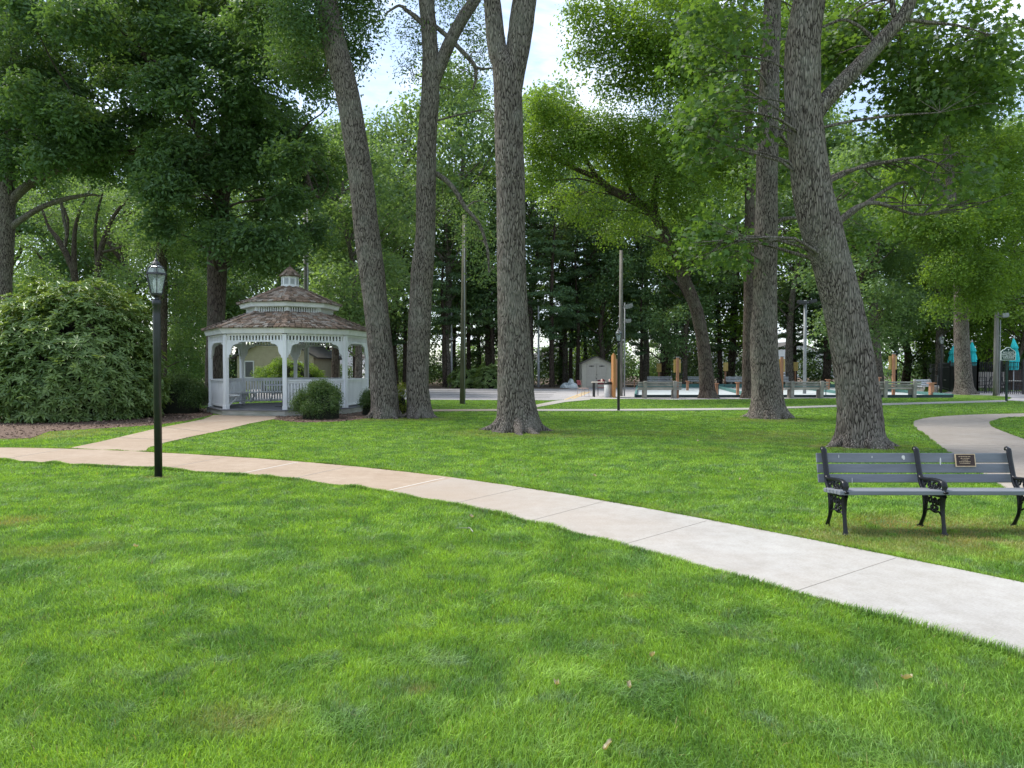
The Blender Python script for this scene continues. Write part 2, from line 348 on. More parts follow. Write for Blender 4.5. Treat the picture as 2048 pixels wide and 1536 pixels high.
def tree(name, label, cat, Y, trunk, limbs=(), clumps=(), leaf=None, bark=None, size=0.12, asp=0.6, shape='quad', lai=2.0,
         spray=0.55, per=14, maxn=60000, ztop=None, flare=0.35, seed=1, n=28, step=0.12, group=None, auto=True, flat=0.22, updown=0.8, amp=0.012):
    """trunk: px,py,w rows bottom to top; limbs: list of (rows, dY list or None); clumps: px,py,Y,rpx,rpy,[dens],[ry]"""
    bark = bark or BARK
    base = G(trunk[0][0], trunk[0][1]); Yb = base[1] if Y is None else Y
    P, r_ = trunkpath(trunk, Yb); P[0][2] = -0.12
    if ztop and P[-1][2] < ztop:
        d = P[-1] - P[-2]; d /= np.linalg.norm(d); k = 4
        L0 = (ztop - P[-1][2]) / max(d[2], .3)
        ext = [P[-1] + d * L0 * (i + 1) / k + np.array([rs.normal() * .15, rs.normal() * .2, 0]) for i in range(k)]
        P = np.vstack([P, ext]); r_ = np.concatenate([r_, [r_[-1] * (1 - .2 * (i + 1)) for i in range(k)]])
    off = np.array([P[0][0], P[0][1], 0.0])
    root = empty(name, off, label, cat, group)
    V, F = bark_tube(P, r_, n, step, amp, flare, seed); Vs = [V]; Fs = [F]; b = len(V)
    paths = [(P, r_)]
    if n >= 48:     # surface roots spreading from the foot
        q = np.random.RandomState(seed + 50); R0 = r_[1]
        for j in range(7):
            a = j * 2 * math.pi / 7 + q.uniform(-.3, .3); l_ = R0 * q.uniform(1.55, 2.5); dd = np.array([math.cos(a), math.sin(a), 0]); ww = R0 * q.uniform(.22, .34)
            Pr, rr_r = spline([P[0] + dd * R0 * .55 + [0, 0, .12 + R0 * .9], P[0] + dd * R0 * 1.05 + [0, 0, .12 + R0 * .22], P[0] + dd * l_ * .8 + [0, 0, .10], P[0] + (dd + np.array([-dd[1], dd[0], 0]) * q.uniform(-.3, .3)) * l_ * 1.1 + [0, 0, .03]], [ww, ww * .85, ww * .45, ww * .15], .06)
            V, F = tube(Pr, rr_r, 12); V = V + (vn(V, 14, seed) - .5)[:, None] * .02; Vs.append(V); Fs.append(F + b); b += len(V)
    for rows, dy in limbs:
        Pl, rl = trunkpath(rows, Yb, dY=dy); 
        V, F = bark_tube(Pl, rl, max(8, n // 2), step * 1.3, amp * .6, 0, seed + 3); Vs.append(V); Fs.append(F + b); b += len(V); paths.append((Pl, rl))
    cl = []
    for c in clumps:
        p = at(c[0], c[1], c[2]); k = c[2] / FPX; rx, rz = c[3] * k, c[4] * k
        ry = c[6] if len(c) > 6 else (rx + rz) / 2
        cl.append((p[0], p[1], p[2], rx, ry, rz, c[5] if len(c) > 5 else 1.0))
    if cl and auto:
        allp = np.concatenate([spline(p_, q_, .5)[0] for p_, q_ in paths]); allr = np.concatenate([spline(p_, q_, .5)[1] for p_, q_ in paths])
        for c in cl:
            cp = np.array(c[:3]); d = np.linalg.norm((allp - cp) * [1, 1, 1.0], axis=1) + 2.5 * np.maximum(0, allp[:, 2] - cp[2] + .3)
            i = int(np.argmin(d)); a0 = allp[i]; ln = np.linalg.norm(cp - a0)
            if ln < .4: continue
            rr = min(allr[i] * .5, .014 + .0095 * ln)
            mid = (a0 + cp) / 2 + np.array([rs.normal() * .1 * ln, rs.normal() * .1 * ln, .12 * ln]); 
            Pl, rl = spline([a0, mid * .7 + a0 * .3, mid * .5 + cp * .5 + rs.normal(size=3) * .05 * ln, cp], [rr, rr * .8, rr * .5, rr * .25], .4)
            V, F = tube(Pl, rl, 7); Vs.append(V); Fs.append(F + b); b += len(V)
            for j in range(5):
                s_ = Pl[int(len(Pl) * rs.uniform(.45, .95))]; d3 = rs.normal(size=3) * [c[3], c[4], c[5] * .7]; e_ = cp + d3 * .55
                m_ = (s_ + e_) / 2 + rs.normal(size=3) * .12
                Pt, rt = spline([s_, m_, e_], [rr * .35, rr * .25, rr * .1 + .003], .4)
                V, F = tube(Pt, rt, 5); Vs.append(V); Fs.append(F + b); b += len(V)
    npmesh('trunk', np.concatenate(Vs) - off, [np.concatenate(Fs)], bark, root, True)
    if cl:
        V, F, A = foliage(cl, size, asp, shape, lai, spray, per, flat, updown, maxn)
        npmesh('crown', V - off, [F], leaf, root, False, {'v': A})
    return root
# ================================================================== ground
def grassmat(name, blades, k=1.0):
    m, t, o = newmat(name); b = N(t, 'ShaderNodeBsdfPrincipled', Roughness=0.55); b.inputs['Specular IOR Level'].default_value = 0.3 if blades else 0.1
    ge = N(t, 'ShaderNodeNewGeometry')
    def noise(s, d, dist=0.0, mp=None):
        n = N(t, 'ShaderNodeTexNoise', Scale=s, Detail=d, Distortion=dist); L(t, mp or ge.outputs['Position'], n.inputs['Vector']); return n.outputs['Fac']
    def ramp(f, a, c, ca, cb):
        r_ = N(t, 'ShaderNodeValToRGB'); r_.color_ramp.elements[0].position = a; r_.color_ramp.elements[1].position = c
        r_.color_ramp.elements[0].color = (*[x * k for x in ca], 1); r_.color_ramp.elements[1].color = (*[x * k for x in cb], 1); L(t, f, r_.inputs['Fac']); return r_.outputs['Color']
    c0 = ramp(noise(2.3, 6, 0.8), 0.36, 0.64, (0.104, 0.212, 0.044), (0.212, 0.352, 0.054))
    f1 = noise(3.6, 4, 1.0); s1 = ramp(f1, 0.56, 0.70, (0, 0, 0), (.75 / k, .75 / k, .75 / k))
    blue = N(t, 'ShaderNodeRGB'); blue.outputs[0].default_value = (0.155 * k, 0.235 * k, 0.130 * k, 1)
    m1 = N(t, 'ShaderNodeMix', data_type='RGBA'); L(t, s1, m1.inputs['Factor']); L(t, c0, m1.inputs['A']); L(t, blue.outputs[0], m1.inputs['B'])
    cur = m1.outputs['Result']
    if blades:
        a = N(t, 'ShaderNodeAttribute', attribute_name='v'); rr = N(t, 'ShaderNodeMapRange'); rr.inputs['To Min'].default_value = 0.42; rr.inputs['To Max'].default_value = 1.70
        L(t, a.outputs['Fac'], rr.inputs['Value'])
        m2 = N(t, 'ShaderNodeMix', data_type='RGBA', blend_type='MULTIPLY'); m2.inputs['Factor'].default_value = 1.0
        L(t, cur, m2.inputs['A']); cb = N(t, 'ShaderNodeCombineColor'); [L(t, rr.outputs['Result'], cb.inputs[i]) for i in range(3)]
        L(t, cb.outputs['Color'], m2.inputs['B'])
        d = N(t, 'ShaderNodeAttribute', attribute_name='dry'); m3 = N(t, 'ShaderNodeMix', data_type='RGBA'); m3.inputs['B'].default_value = (0.30, 0.24, 0.11, 1)
        L(t, d.outputs['Fac'], m3.inputs['Factor']); L(t, m2.outputs['Result'], m3.inputs['A']); cur = m3.outputs['Result']
        L(t, cur, b.inputs['Base Color'])
        tr = N(t, 'ShaderNodeBsdfTranslucent'); mc = N(t, 'ShaderNodeMix', data_type='RGBA', blend_type='MULTIPLY'); mc.inputs['Factor'].default_value = 1.0
        mc.inputs['B'].default_value = (1.7, 1.6, 0.7, 1); L(t, cur, mc.inputs['A']); L(t, mc.outputs['Result'], tr.inputs['Color'])
        ms = N(t, 'ShaderNodeMixShader', Fac=0.35); L(t, b.outputs['BSDF'], ms.inputs[1]); L(t, tr.outputs['BSDF'], ms.inputs[2]); L(t, ms.outputs['Shader'], o.inputs['Surface'])
    else:
        n5 = noise(60, 3); c5 = ramp(n5, .3, .7, (.55 / k, .5 / k, .4 / k), (1.15 / k, 1.15 / k, 1.1 / k))
        m4 = N(t, 'ShaderNodeMix', data_type='RGBA', blend_type='MULTIPLY'); m4.inputs['Factor'].default_value = 1.0; L(t, cur, m4.inputs['A']); L(t, c5, m4.inputs['B'])
        L(t, m4.outputs['Result'], b.inputs['Base Color'])
        bp = N(t, 'ShaderNodeBump', Strength=0.6, Distance=0.04); L(t, n5, bp.inputs['Height']); L(t, bp.outputs['Normal'], b.inputs['Normal']); L(t, b.outputs['BSDF'], o.inputs['Surface'])
    return m
GRASSB = grassmat('grass_blades', True); LAWN = grassmat('lawn', False, 0.8)
MB().add([(-600, -60, 0), (600, -60, 0), (600, 900, 0), (-600, 900, 0)], [(0, 1, 2, 3)]).build('ground', LAWN)['kind'] = 'structure'
def concmat(name, c1, c2, stain, sfac=0.6, rust=False):
    m, t, o = newmat(name); b = N(t, 'ShaderNodeBsdfPrincipled', Roughness=0.85); b.inputs['Specular IOR Level'].default_value = 0.2
    tc = N(t, 'ShaderNodeTexCoord'); mp = N(t, 'ShaderNodeMapping'); mp.inputs['Scale'].default_value = (1, 4, 1); mp.inputs['Rotation'].default_value = (0, 0, R(-52)); L(t, tc.outputs['Object'], mp.inputs['Vector'])
    n1 = N(t, 'ShaderNodeTexNoise', Scale=0.9, Detail=6.0, Roughness=0.6); L(t, tc.outputs['Object'], n1.inputs['Vector'])
    n2 = N(t, 'ShaderNodeTexNoise', Scale=45.0, Detail=4.0, Roughness=0.7); L(t, mp.outputs['Vector'], n2.inputs['Vector'])
    n3 = N(t, 'ShaderNodeTexNoise', Scale=0.45, Detail=5.0); L(t, tc.outputs['Object'], n3.inputs['Vector'])
    r1 = N(t, 'ShaderNodeValToRGB'); r1.color_ramp.elements[0].position = .35; r1.color_ramp.elements[1].position = .65
    r1.color_ramp.elements[0].color = (*c1, 1); r1.color_ramp.elements[1].color = (*c2, 1); L(t, n1.outputs['Fac'], r1.inputs['Fac'])
    r3 = N(t, 'ShaderNodeValToRGB'); r3.color_ramp.elements[0].position = .5; r3.color_ramp.elements[1].position = .7
    r3.color_ramp.elements[0].color = (0, 0, 0, 1); r3.color_ramp.elements[1].color = (sfac,) * 3 + (1,); L(t, n3.outputs['Fac'], r3.inputs['Fac'])
    m1 = N(t, 'ShaderNodeMix', data_type='RGBA'); m1.inputs['B'].default_value = (*stain, 1); L(t, r3.outputs['Color'], m1.inputs['Factor']); L(t, r1.outputs['Color'], m1.inputs['A'])
    r2 = N(t, 'ShaderNodeValToRGB'); r2.color_ramp.elements[0].position = .25; r2.color_ramp.elements[1].position = .7
    r2.color_ramp.elements[0].color = (.72, .72, .72, 1); r2.color_ramp.elements[1].color = (1.08, 1.08, 1.08, 1); L(t, n2.outputs['Fac'], r2.inputs['Fac'])
    res = m1.outputs['Result']
    n6 = N(t, 'ShaderNodeTexNoise', Scale=5.5, Detail=8.0, Roughness=0.75); L(t, tc.outputs['Object'], n6.inputs['Vector'])
    r6 = N(t, 'ShaderNodeValToRGB'); r6.color_ramp.elements[0].position = .40; r6.color_ramp.elements[1].position = .68
    r6.color_ramp.elements[0].color = (1.04, 1.04, 1.04, 1); r6.color_ramp.elements[1].color = (.87, .855, .83, 1); L(t, n6.outputs['Fac'], r6.inputs['Fac'])
    m6 = N(t, 'ShaderNodeMix', data_type='RGBA', blend_type='MULTIPLY'); m6.inputs['Factor'].default_value = 1; L(t, res, m6.inputs['A']); L(t, r6.outputs['Color'], m6.inputs['B']); res = m6.outputs['Result']
    if rust:  # irrigation rust stains the slabs towards the lamp post end
        sx = N(t, 'ShaderNodeSeparateXYZ'); L(t, tc.outputs['Object'], sx.inputs['Vector'])
        mr = N(t, 'ShaderNodeMapRange'); mr.inputs['From Min'].default_value = 2.2; mr.inputs['From Max'].default_value = -2.6; L(t, sx.outputs['X'], mr.inputs['Value'])
        nn = N(t, 'ShaderNodeTexNoise', Scale=0.8, Detail=4.0); L(t, tc.outputs['Object'], nn.inputs['Vector'])
        mu = N(t, 'ShaderNodeMath', operation='MULTIPLY_ADD'); mu.inputs[1].default_value = .7; mu.inputs[2].default_value = -.35; L(t, nn.outputs['Fac'], mu.inputs[0])
        ad = N(t, 'ShaderNodeMath', operation='ADD', use_clamp=True); L(t, mr.outputs['Result'], ad.inputs[0]); L(t, mu.outputs[0], ad.inputs[1])
        m5 = N(t, 'ShaderNodeMix', data_type='RGBA'); m5.inputs['B'].default_value = (0.335, 0.262, 0.20, 1); L(t, ad.outputs[0], m5.inputs['Factor']); L(t, res, m5.inputs['A']); res = m5.outputs['Result']
    m2 = N(t, 'ShaderNodeMix', data_type='RGBA', blend_type='MULTIPLY'); m2.inputs['Factor'].default_value = 1; L(t, res, m2.inputs['A']); L(t, r2.outputs['Color'], m2.inputs['B'])
    L(t, m2.outputs['Result'], b.inputs['Base Color'])
    bp = N(t, 'ShaderNodeBump', Strength=0.35, Distance=0.01); L(t, n2.outputs['Fac'], bp.inputs['Height']); L(t, bp.outputs['Normal'], b.inputs['Normal']); L(t, b.outputs['BSDF'], o.inputs['Surface'])
    return m
CNEW = concmat('concrete_pale', (0.345, 0.332, 0.316), (0.40, 0.388, 0.37), (0.31, 0.288, 0.26), 0.6, True)
COLD = concmat('concrete_tan', (0.325, 0.25, 0.187), (0.375, 0.30, 0.235), (0.26, 0.185, 0.125), 0.7)
CWALK = concmat('concrete_pinkish', (0.30, 0.262, 0.228), (0.36, 0.32, 0.285), (0.25, 0.215, 0.18), 0.6)
CCOURT = concmat('concrete_court', (0.36, 0.345, 0.355), (0.44, 0.425, 0.435), (0.30, 0.275, 0.28), 0.6)
SOIL = M('soil', (0.085, 0.062, 0.04), (0.045, 0.033, 0.022), 0.95, 14, 0.8)
MULCH = M('mulch', (0.20, 0.135, 0.10), (0.075, 0.048, 0.036), 0.95, 22, 1.0, lo=.4, hi=.6)
LITTER = M('forest_litter', (0.150, 0.105, 0.078), (0.070, 0.052, 0.036), 0.95, 3, 0.8)
def g2(pts): return [tuple(G(x, y)[:2]) for x, y in pts]
def sm(pts, k=6):
    P, _ = spline([(x, y, 0) for x, y in pts], [0] * len(pts), 0.3)
    for _ in range(60): P[1:-1] = (P[:-2] + P[1:-1] * 2 + P[2:]) / 4
    return [(p[0], p[1]) for p in P]
lowe = [(-60, 918), (0, 923), (51, 927), (171, 931), (308, 941), (444, 950), (547, 957), (698, 977), (762, 985), (892, 1011), (1055, 1046), (1138, 1067), (1240, 1094), (1414, 1140), (1587, 1190), (1700, 1222), (1850, 1262), (2048, 1318), (2300, 1395)]
uppe = [(-60, 897), (0, 898), (123, 899), (287, 905), (455, 915), (595, 926), (700, 934), (885, 957), (1051, 977), (1210, 1005), (1300, 1020), (1413, 1045), (1634, 1085), (1792, 1120), (2048, 1172), (2300, 1222)]
def fit(pts, deg=5):
    P = np.array(g2(pts)); x0, x1 = P[:, 0].min(), P[:, 0].max(); m_ = (x0 + x1) / 2; h_ = (x1 - x0) / 2
    c_ = np.polyfit((P[:, 0] - m_) / h_, P[:, 1], deg); X = np.linspace(x0, x1, 90); return [(x, y) for x, y in zip(X, np.polyval(c_, (X - m_) / h_))]
LO = fit(lowe); UP = fit(uppe)
def split_at(path, p):
    d = [(q[0] - p[0]) ** 2 + (q[1] - p[1]) ** 2 for q in path]; return d.index(min(d))
sl_, su_ = split_at(LO, G(770, 987)), split_at(UP, G(889, 958))
oldp = LO[:sl_ + 1] + UP[:su_ + 1][::-1]; newp = LO[sl_:] + UP[su_:][::-1]
def structure(mb, name, mat): o = mb.build(name, mat); o['kind'] = 'structure'; return o
structure(MB().prism(oldp, -.05, .022), 'path', COLD); structure(MB().prism(newp, -.05, .022), 'path', CNEW)
branch = g2([(132, 899), (200, 885), (318, 857), (405, 840), (428, 831), (560, 831), (549, 839), (500, 848), (444, 862), (380, 875), (328, 887), (297, 897), (290, 905)])
structure(MB().prism(branch, -.05, .018), 'path', COLD)
wo = sm(g2([(2300, 824), (2150, 826), (2048, 828), (1950, 829), (1871, 833), (1832, 837), (1810, 842.5), (1824, 853), (1855, 874), (1891, 904), (1958, 945), (2001, 975), (2060, 1010)]))
wi = sm(g2([(2300, 828), (2150, 830), (2048, 833), (1990, 837), (1968, 845), (1978, 855), (2009, 866), (2048, 880), (2150, 915), (2300, 985)]))
walk = wo + wi[::-1]
structure(MB().prism(walk, -.05, .022), 'path', CWALK)
cen = [(760, 822.5), (983, 821.5), (1180, 821.5), (1240, 821.3), (1498, 819), (1569, 816.6), (1677, 813), (1761, 809.8), (1900, 806), (2013, 803)]
thin = g2([(x, y + 1.2) for x, y in cen]) + g2([(x, y - 2.2) for x, y in cen])[::-1]
structure(MB().prism(thin, -.05, .024), 'path', CNEW)
spur = g2([(1060, 819), (1075, 815), (1131, 804.5), (1180, 800), (1180, 796), (1151, 797.5), (1112, 802), (1073, 810), (1040, 819)])
structure(MB().prism(spur, -.05, .020), 'path', CNEW)
court = g2([(500, 800), (900, 800), (1100, 801), (1150, 798.5), (1270, 798), (1345, 799.5), (1600, 797.5), (1870, 794.5), (1900, 786), (1640, 776), (1420, 774.5), (1150, 775), (1135, 778), (858, 778), (500, 779)])
structure(MB().prism(court, -.05, .014), 'pavement', CCOURT)
patio = g2([(1895, 784), (2200, 781), (2300, 806), (2060, 804), (2010, 801), (2024, 797.5), (2020, 794), (1985, 791), (1880, 788.5)])
structure(MB().prism(patio, -.05, .022), 'pavement', CCOURT)
bedL = g2([(-80, 852), (-80, 880), (60, 877), (100, 863), (200, 858), (300, 852), (370, 843), (425, 831), (430, 818), (250, 812), (0, 822)])
bedR = g2([(548, 840), (600, 846), (680, 844), (745, 836), (745, 816), (560, 820)])
structure(MB().prism(bedL, -.05, .010), 'soil', MULCH); structure(MB().prism(bedR, -.05, .011), 'soil', MULCH)
litter = g2([(-900, 781), (500, 779.5), (860, 777.6), (1135, 777.6), (1150, 774.6), (1420, 774.2), (1640, 775.8), (1660, 771), (1650, 764)]) + [(90, 140), (-110, 140)]
structure(MB().prism(litter, -.05, .006), 'ground', LITTER)
# soil edge between lawn and concrete, and slab joints
def strip(line, wid, z, side=1):
    P = np.array(line); T = np.gradient(P, axis=0); T /= np.linalg.norm(T, axis=1)[:, None]; Nn = np.stack([-T[:, 1], T[:, 0]], 1) * side
    Q = P + Nn * wid; n = len(P)
    vs = [(x, y, z) for x, y in P] + [(x, y, z) for x, y in Q]
    return vs, [(i, i + 1, n + i + 1, n + i) for i in range(n - 1)]
mb = MB(); mb.add(*strip(UP, 0.05, .006, 1)); mb.add(*strip(LO, 0.03, .006, -1)); mb.add(*strip(wo, 0.04, .006, -1)); mb.add(*strip(wi, 0.04, .006, 1))
structure(mb, 'soil', SOIL)
JD = M('joint_groove', (0.30, 0.275, 0.245), (0.25, 0.23, 0.205), 0.9, 10); JL = M('joint_light', (0.50, 0.46, 0.42), (0.44, 0.40, 0.36), 0.9, 10)
YEL = M('court_paint_yellow', (0.62, 0.42, 0.14), (0.5, 0.36, 0.16), 0.7, 8); LDK = M('lane_gap_dark', (0.085, 0.08, 0.085), (0.13, 0.12, 0.125), 0.85, 3)
def gl(mb, a, b, wd, z=.0228):
    p, q = G(*a), G(*b); mb.bar((p[0], p[1], z), (q[0], q[1], z), wd, 0.003); return mb
mb = MB()
for a, b in [((1051, 978), (893, 1014)), ((1210, 1006), (1060, 1046)), ((1413, 1046), (1240, 1096)), ((1792, 1121), (1590, 1189))]:
    gl(mb, a, b, .004)
for a, b in [((700, 935), (585, 960)), ((455, 916), (320, 941)), ((130, 900), (0, 922)), ((1830, 852), (1976, 856)), ((1880, 893), (2060, 893)), ((1930, 830), (1975, 842)), ((330, 856), (420, 866)), ((236, 877), (344, 882))]: gl(mb, a, b, .012)
structure(mb, 'path', JD)
mb = MB(); gl(mb, (596, 927), (476, 951), .03); gl(mb, (889, 959), (770, 986), .03); structure(mb, 'path', JL)
mb = MB()
for y, wd in ((781, .5), (785.5, .35), (789.6, .3), (792.6, .28), (796.3, .26)): gl(mb, (500, y + .3), (1118 - (y - 781) * 1.2, y), wd, .018)
structure(mb, 'pavement', LDK)
mb = MB(); gl(mb, (1128, 801.0), (1172, 784), .12, .018); gl(mb, (1138, 801), (1180, 784), .12, .018); structure(mb, 'pavement', YEL)
# ------------------------------------------------------------------ lawn blades
def inpoly(X, Y, poly):
    r_ = np.zeros(len(X), bool); P = np.array(poly); n = len(P); j = n - 1
    for i in range(n):
        c = ((P[i, 1] > Y) != (P[j, 1] > Y)) & (X < (P[j, 0] - P[i, 0]) * (Y - P[i, 1]) / (P[j, 1] - P[i, 1] + 1e-12) + P[i, 0]); r_ ^= c; j = i
    return r_
NOGRASS = [oldp, newp, branch, walk, thin, spur, court, patio, bedL, bedR]
DRY = [(G(1037, 866), 1.1, .7), (G(1150, 872), .5, .5), (G(768, 838), .9, .8), (G(838, 838), .8, .7), (G(1535, 840), .9, .6), (G(1722, 893), .9, .5), (G(1660, 893), .4, .8), (G(1560, 870), 1.0, .45), (G(1500, 880), .7, .4),
       (G(1820, 1057), .55, .95), (G(1950, 1070), .8, .8), (G(1700, 1075), .5, .6), (G(1760, 1090), .6, .5), (G(60, 872), .9, .95), (G(150, 866), .8, .6), (G(20, 1045), .25, .7), (G(480, 1440), .16, .5), (G(842, 1385), .06, .8),
       (G(1265, 1195), .05, .8), (G(120, 1100), .3, .4), (G(1300, 868), .8, .3), (G(1420, 900), .5, .25), (G(1250, 1020), .3, .4), (G(1350, 1037), .3, .4), (G(317, 956), .15, .7)]
TR = [(G(768, 836), .42), (G(838, 834), .38), (G(1037, 862), .52), (G(1535, 836), .5), (G(1722, 892), .42)]
def blades(nper, y0, y1, h, wd, jit):
    A = 0.5 * (1.62 * y0 + 1.62 * y1) * (y1 - y0); n = int(A * nper * 1.15)
    Y = np.sqrt(rs.uniform(y0 * y0, y1 * y1, n)); X = rs.uniform(-.81, .81, n) * Y
    p = np.stack([X, Y, np.zeros(n)], 1)
    keep = np.ones(n, bool)
    for poly in NOGRASS: keep &= ~inpoly(X, Y, poly)
    for c, r_ in TR: keep &= np.hypot(X - c[0], Y - c[1]) > r_
    dry = np.zeros(n)
    for c, r_, a in DRY:
        d = np.hypot((X - c[0]) / 1.4, Y - c[1]) / r_; dry = np.maximum(dry, a * np.clip(1.4 - d, 0, 1) * np.clip(vn(p, 6, 3) * 2.2 - .1, 0, 1))
    keep &= rs.uniform(0, 1, n) > dry * .45
    pt = vn(p, 2.2, 11); pt2 = vn(p, 6.0, 12)
    p = p[keep]; n = len(p); dry = dry[keep]; pt = pt[keep]; pt2 = pt2[keep]
    H = h * rs.uniform(.55, 1.2, n) * (.8 + .3 * pt + .3 * pt2) * (1 - .5 * dry); W = wd * rs.uniform(.7, 1.25, n)
    la = vn(p, .9, 21) * 9 + rs.normal(size=n) * 1.6; le = np.abs(rs.normal(size=n)) * .35 + .18 + .5 * (pt2 > .72)
    ld = np.stack([np.cos(la), np.sin(la), 0 * la], 1); ya = rs.uniform(0, math.pi, n); S = np.stack([np.cos(ya), np.sin(ya), 0 * ya], 1)
    up = np.array([0, 0, 1.0])
    mid = p + up * (H * .6)[:, None] + ld * (H * le * .4)[:, None]; tip = p + up * (H * (1 - .25 * le))[:, None] + ld * (H * le * 1.25)[:, None]
    V = np.stack([p - S * W[:, None] * .5, p + S * W[:, None] * .5, mid + S * W[:, None] * .42, mid - S * W[:, None] * .42, tip], 1).reshape(-1, 3)
    k = np.arange(n)[:, None] * 5
    v = np.clip(rs.normal(.5, .22, n), 0, 1); dd = np.where(rs.uniform(0, 1, n) < .012, .8, np.clip(dry * rs.uniform(.6, 1.3, n), 0, 1))
    return V, k + [0, 1, 2, 3], k + [3, 2, 4], np.repeat(v, 5), np.repeat(dd, 5)
Vs, Q, T3, av, ad = [], [], [], [], []; b = 0
for args in [(15000, 2.2, 4.2, .040, .0036, 1), (9000, 4.2, 6.5, .039, .0046, 1), (4600, 6.5, 10, .037, .0066, 1), (2000, 10, 15, .034, .010, 1), (760, 15, 24, .030, .016, 1), (300, 24, 37, .022, .025, 1)]:
    V, q, t3, v, d = blades(*args); Vs.append(V); Q.append(q + b); T3.append(t3 + b); av.append(v); ad.append(d); b += len(V)
# longer blades leaning over the concrete edges
def edge(line, side, n, h, wd):
    P = np.array(line); P = P[(P[:, 1] > 2.2) & (P[:, 1] < 26)]; i = rs.randint(0, len(P) - 1, n); f = rs.uniform(0, 1, n)[:, None]
    c = P[i] * (1 - f) + P[i + 1] * f; T = P[i + 1] - P[i]; T /= np.linalg.norm(T, axis=1)[:, None]; Nn = np.stack([-T[:, 1], T[:, 0]], 1) * side
    p = np.concatenate([c + Nn * rs.uniform(.0, .035, n)[:, None], np.zeros((n, 1))], 1)
    H = h * rs.uniform(.5, 1.3, n) * (.5 + vn(p, 3, 5)); W = wd * np.maximum(1, p[:, 1] / 5)
    ld = np.concatenate([-Nn + rs.normal(size=(n, 2)) * .5, np.zeros((n, 1))], 1); le = rs.uniform(.1, .9, n); up = np.array([0, 0, 1.0])
    ya = rs.uniform(0, math.pi, n); S = np.stack([np.cos(ya), np.sin(ya), 0 * ya], 1)
    mid = p + up * (H * .6)[:, None] + ld * (H * le * .35)[:, None]; tip = p + up * (H * (1 - .3 * le))[:, None] + ld * (H * le)[:, None]
    V = np.stack([p - S * W[:, None] * .5, p + S * W[:, None] * .5, mid + S * W[:, None] * .42, mid - S * W[:, None] * .42, tip], 1).reshape(-1, 3); k = np.arange(n)[:, None] * 5
    return V, k + [0, 1, 2, 3], k + [3, 2, 4], np.repeat(np.clip(rs.normal(.45, .2, n), 0, 1), 5), np.repeat((rs.uniform(0, 1, n) < .05) * .7, 5)
for args in [(LO, -1, 30000, .048, .0045), (UP, 1, 22000, .04, .0045), (wo, -1, 6000, .04, .005), (wi, 1, 5000, .04, .005)]:
    V, q, t3, v, d = edge(*args); Vs.append(V); Q.append(q + b); T3.append(t3 + b); av.append(v); ad.append(d); b += len(V)
g = npmesh('grass', np.concatenate(Vs), [np.concatenate(Q), np.concatenate(T3)], GRASSB, attrs={'v': np.concatenate(av), 'dry': np.concatenate(ad)})
tag(g, 'short green mown lawn grass with yellow green and bluish patches', 'grass', kind='stuff')
# mulch chips in the two planting beds
P = []
for poly, n in ((bedL, 5200), (bedR, 1500)):
    q = np.array(poly); x = rs.uniform(q[:, 0].min(), q[:, 0].max(), n); y = rs.uniform(q[:, 1].min(), q[:, 1].max(), n); k = inpoly(x, y, poly); P.append(np.stack([x[k], y[k], np.full(k.sum(), .02)], 1))
P = np.concatenate(P); V, F = leaf_mesh(P, np.array([0, 0, 1.]) + rs.normal(size=P.shape) * .5, rs.uniform(.05, .13, len(P)), .35, 'quad')
CHIP = leafmat('mulch_chips', (0.06, 0.035, 0.025), (0.34, 0.24, 0.18), 0.0, 0.9)
tag(npmesh('mulch', V, F, CHIP, attrs={'v': np.repeat(rs.uniform(0, 1, len(P)) ** 2, 4)}), 'brown wood chips spread over the planting beds', 'mulch', kind='stuff')
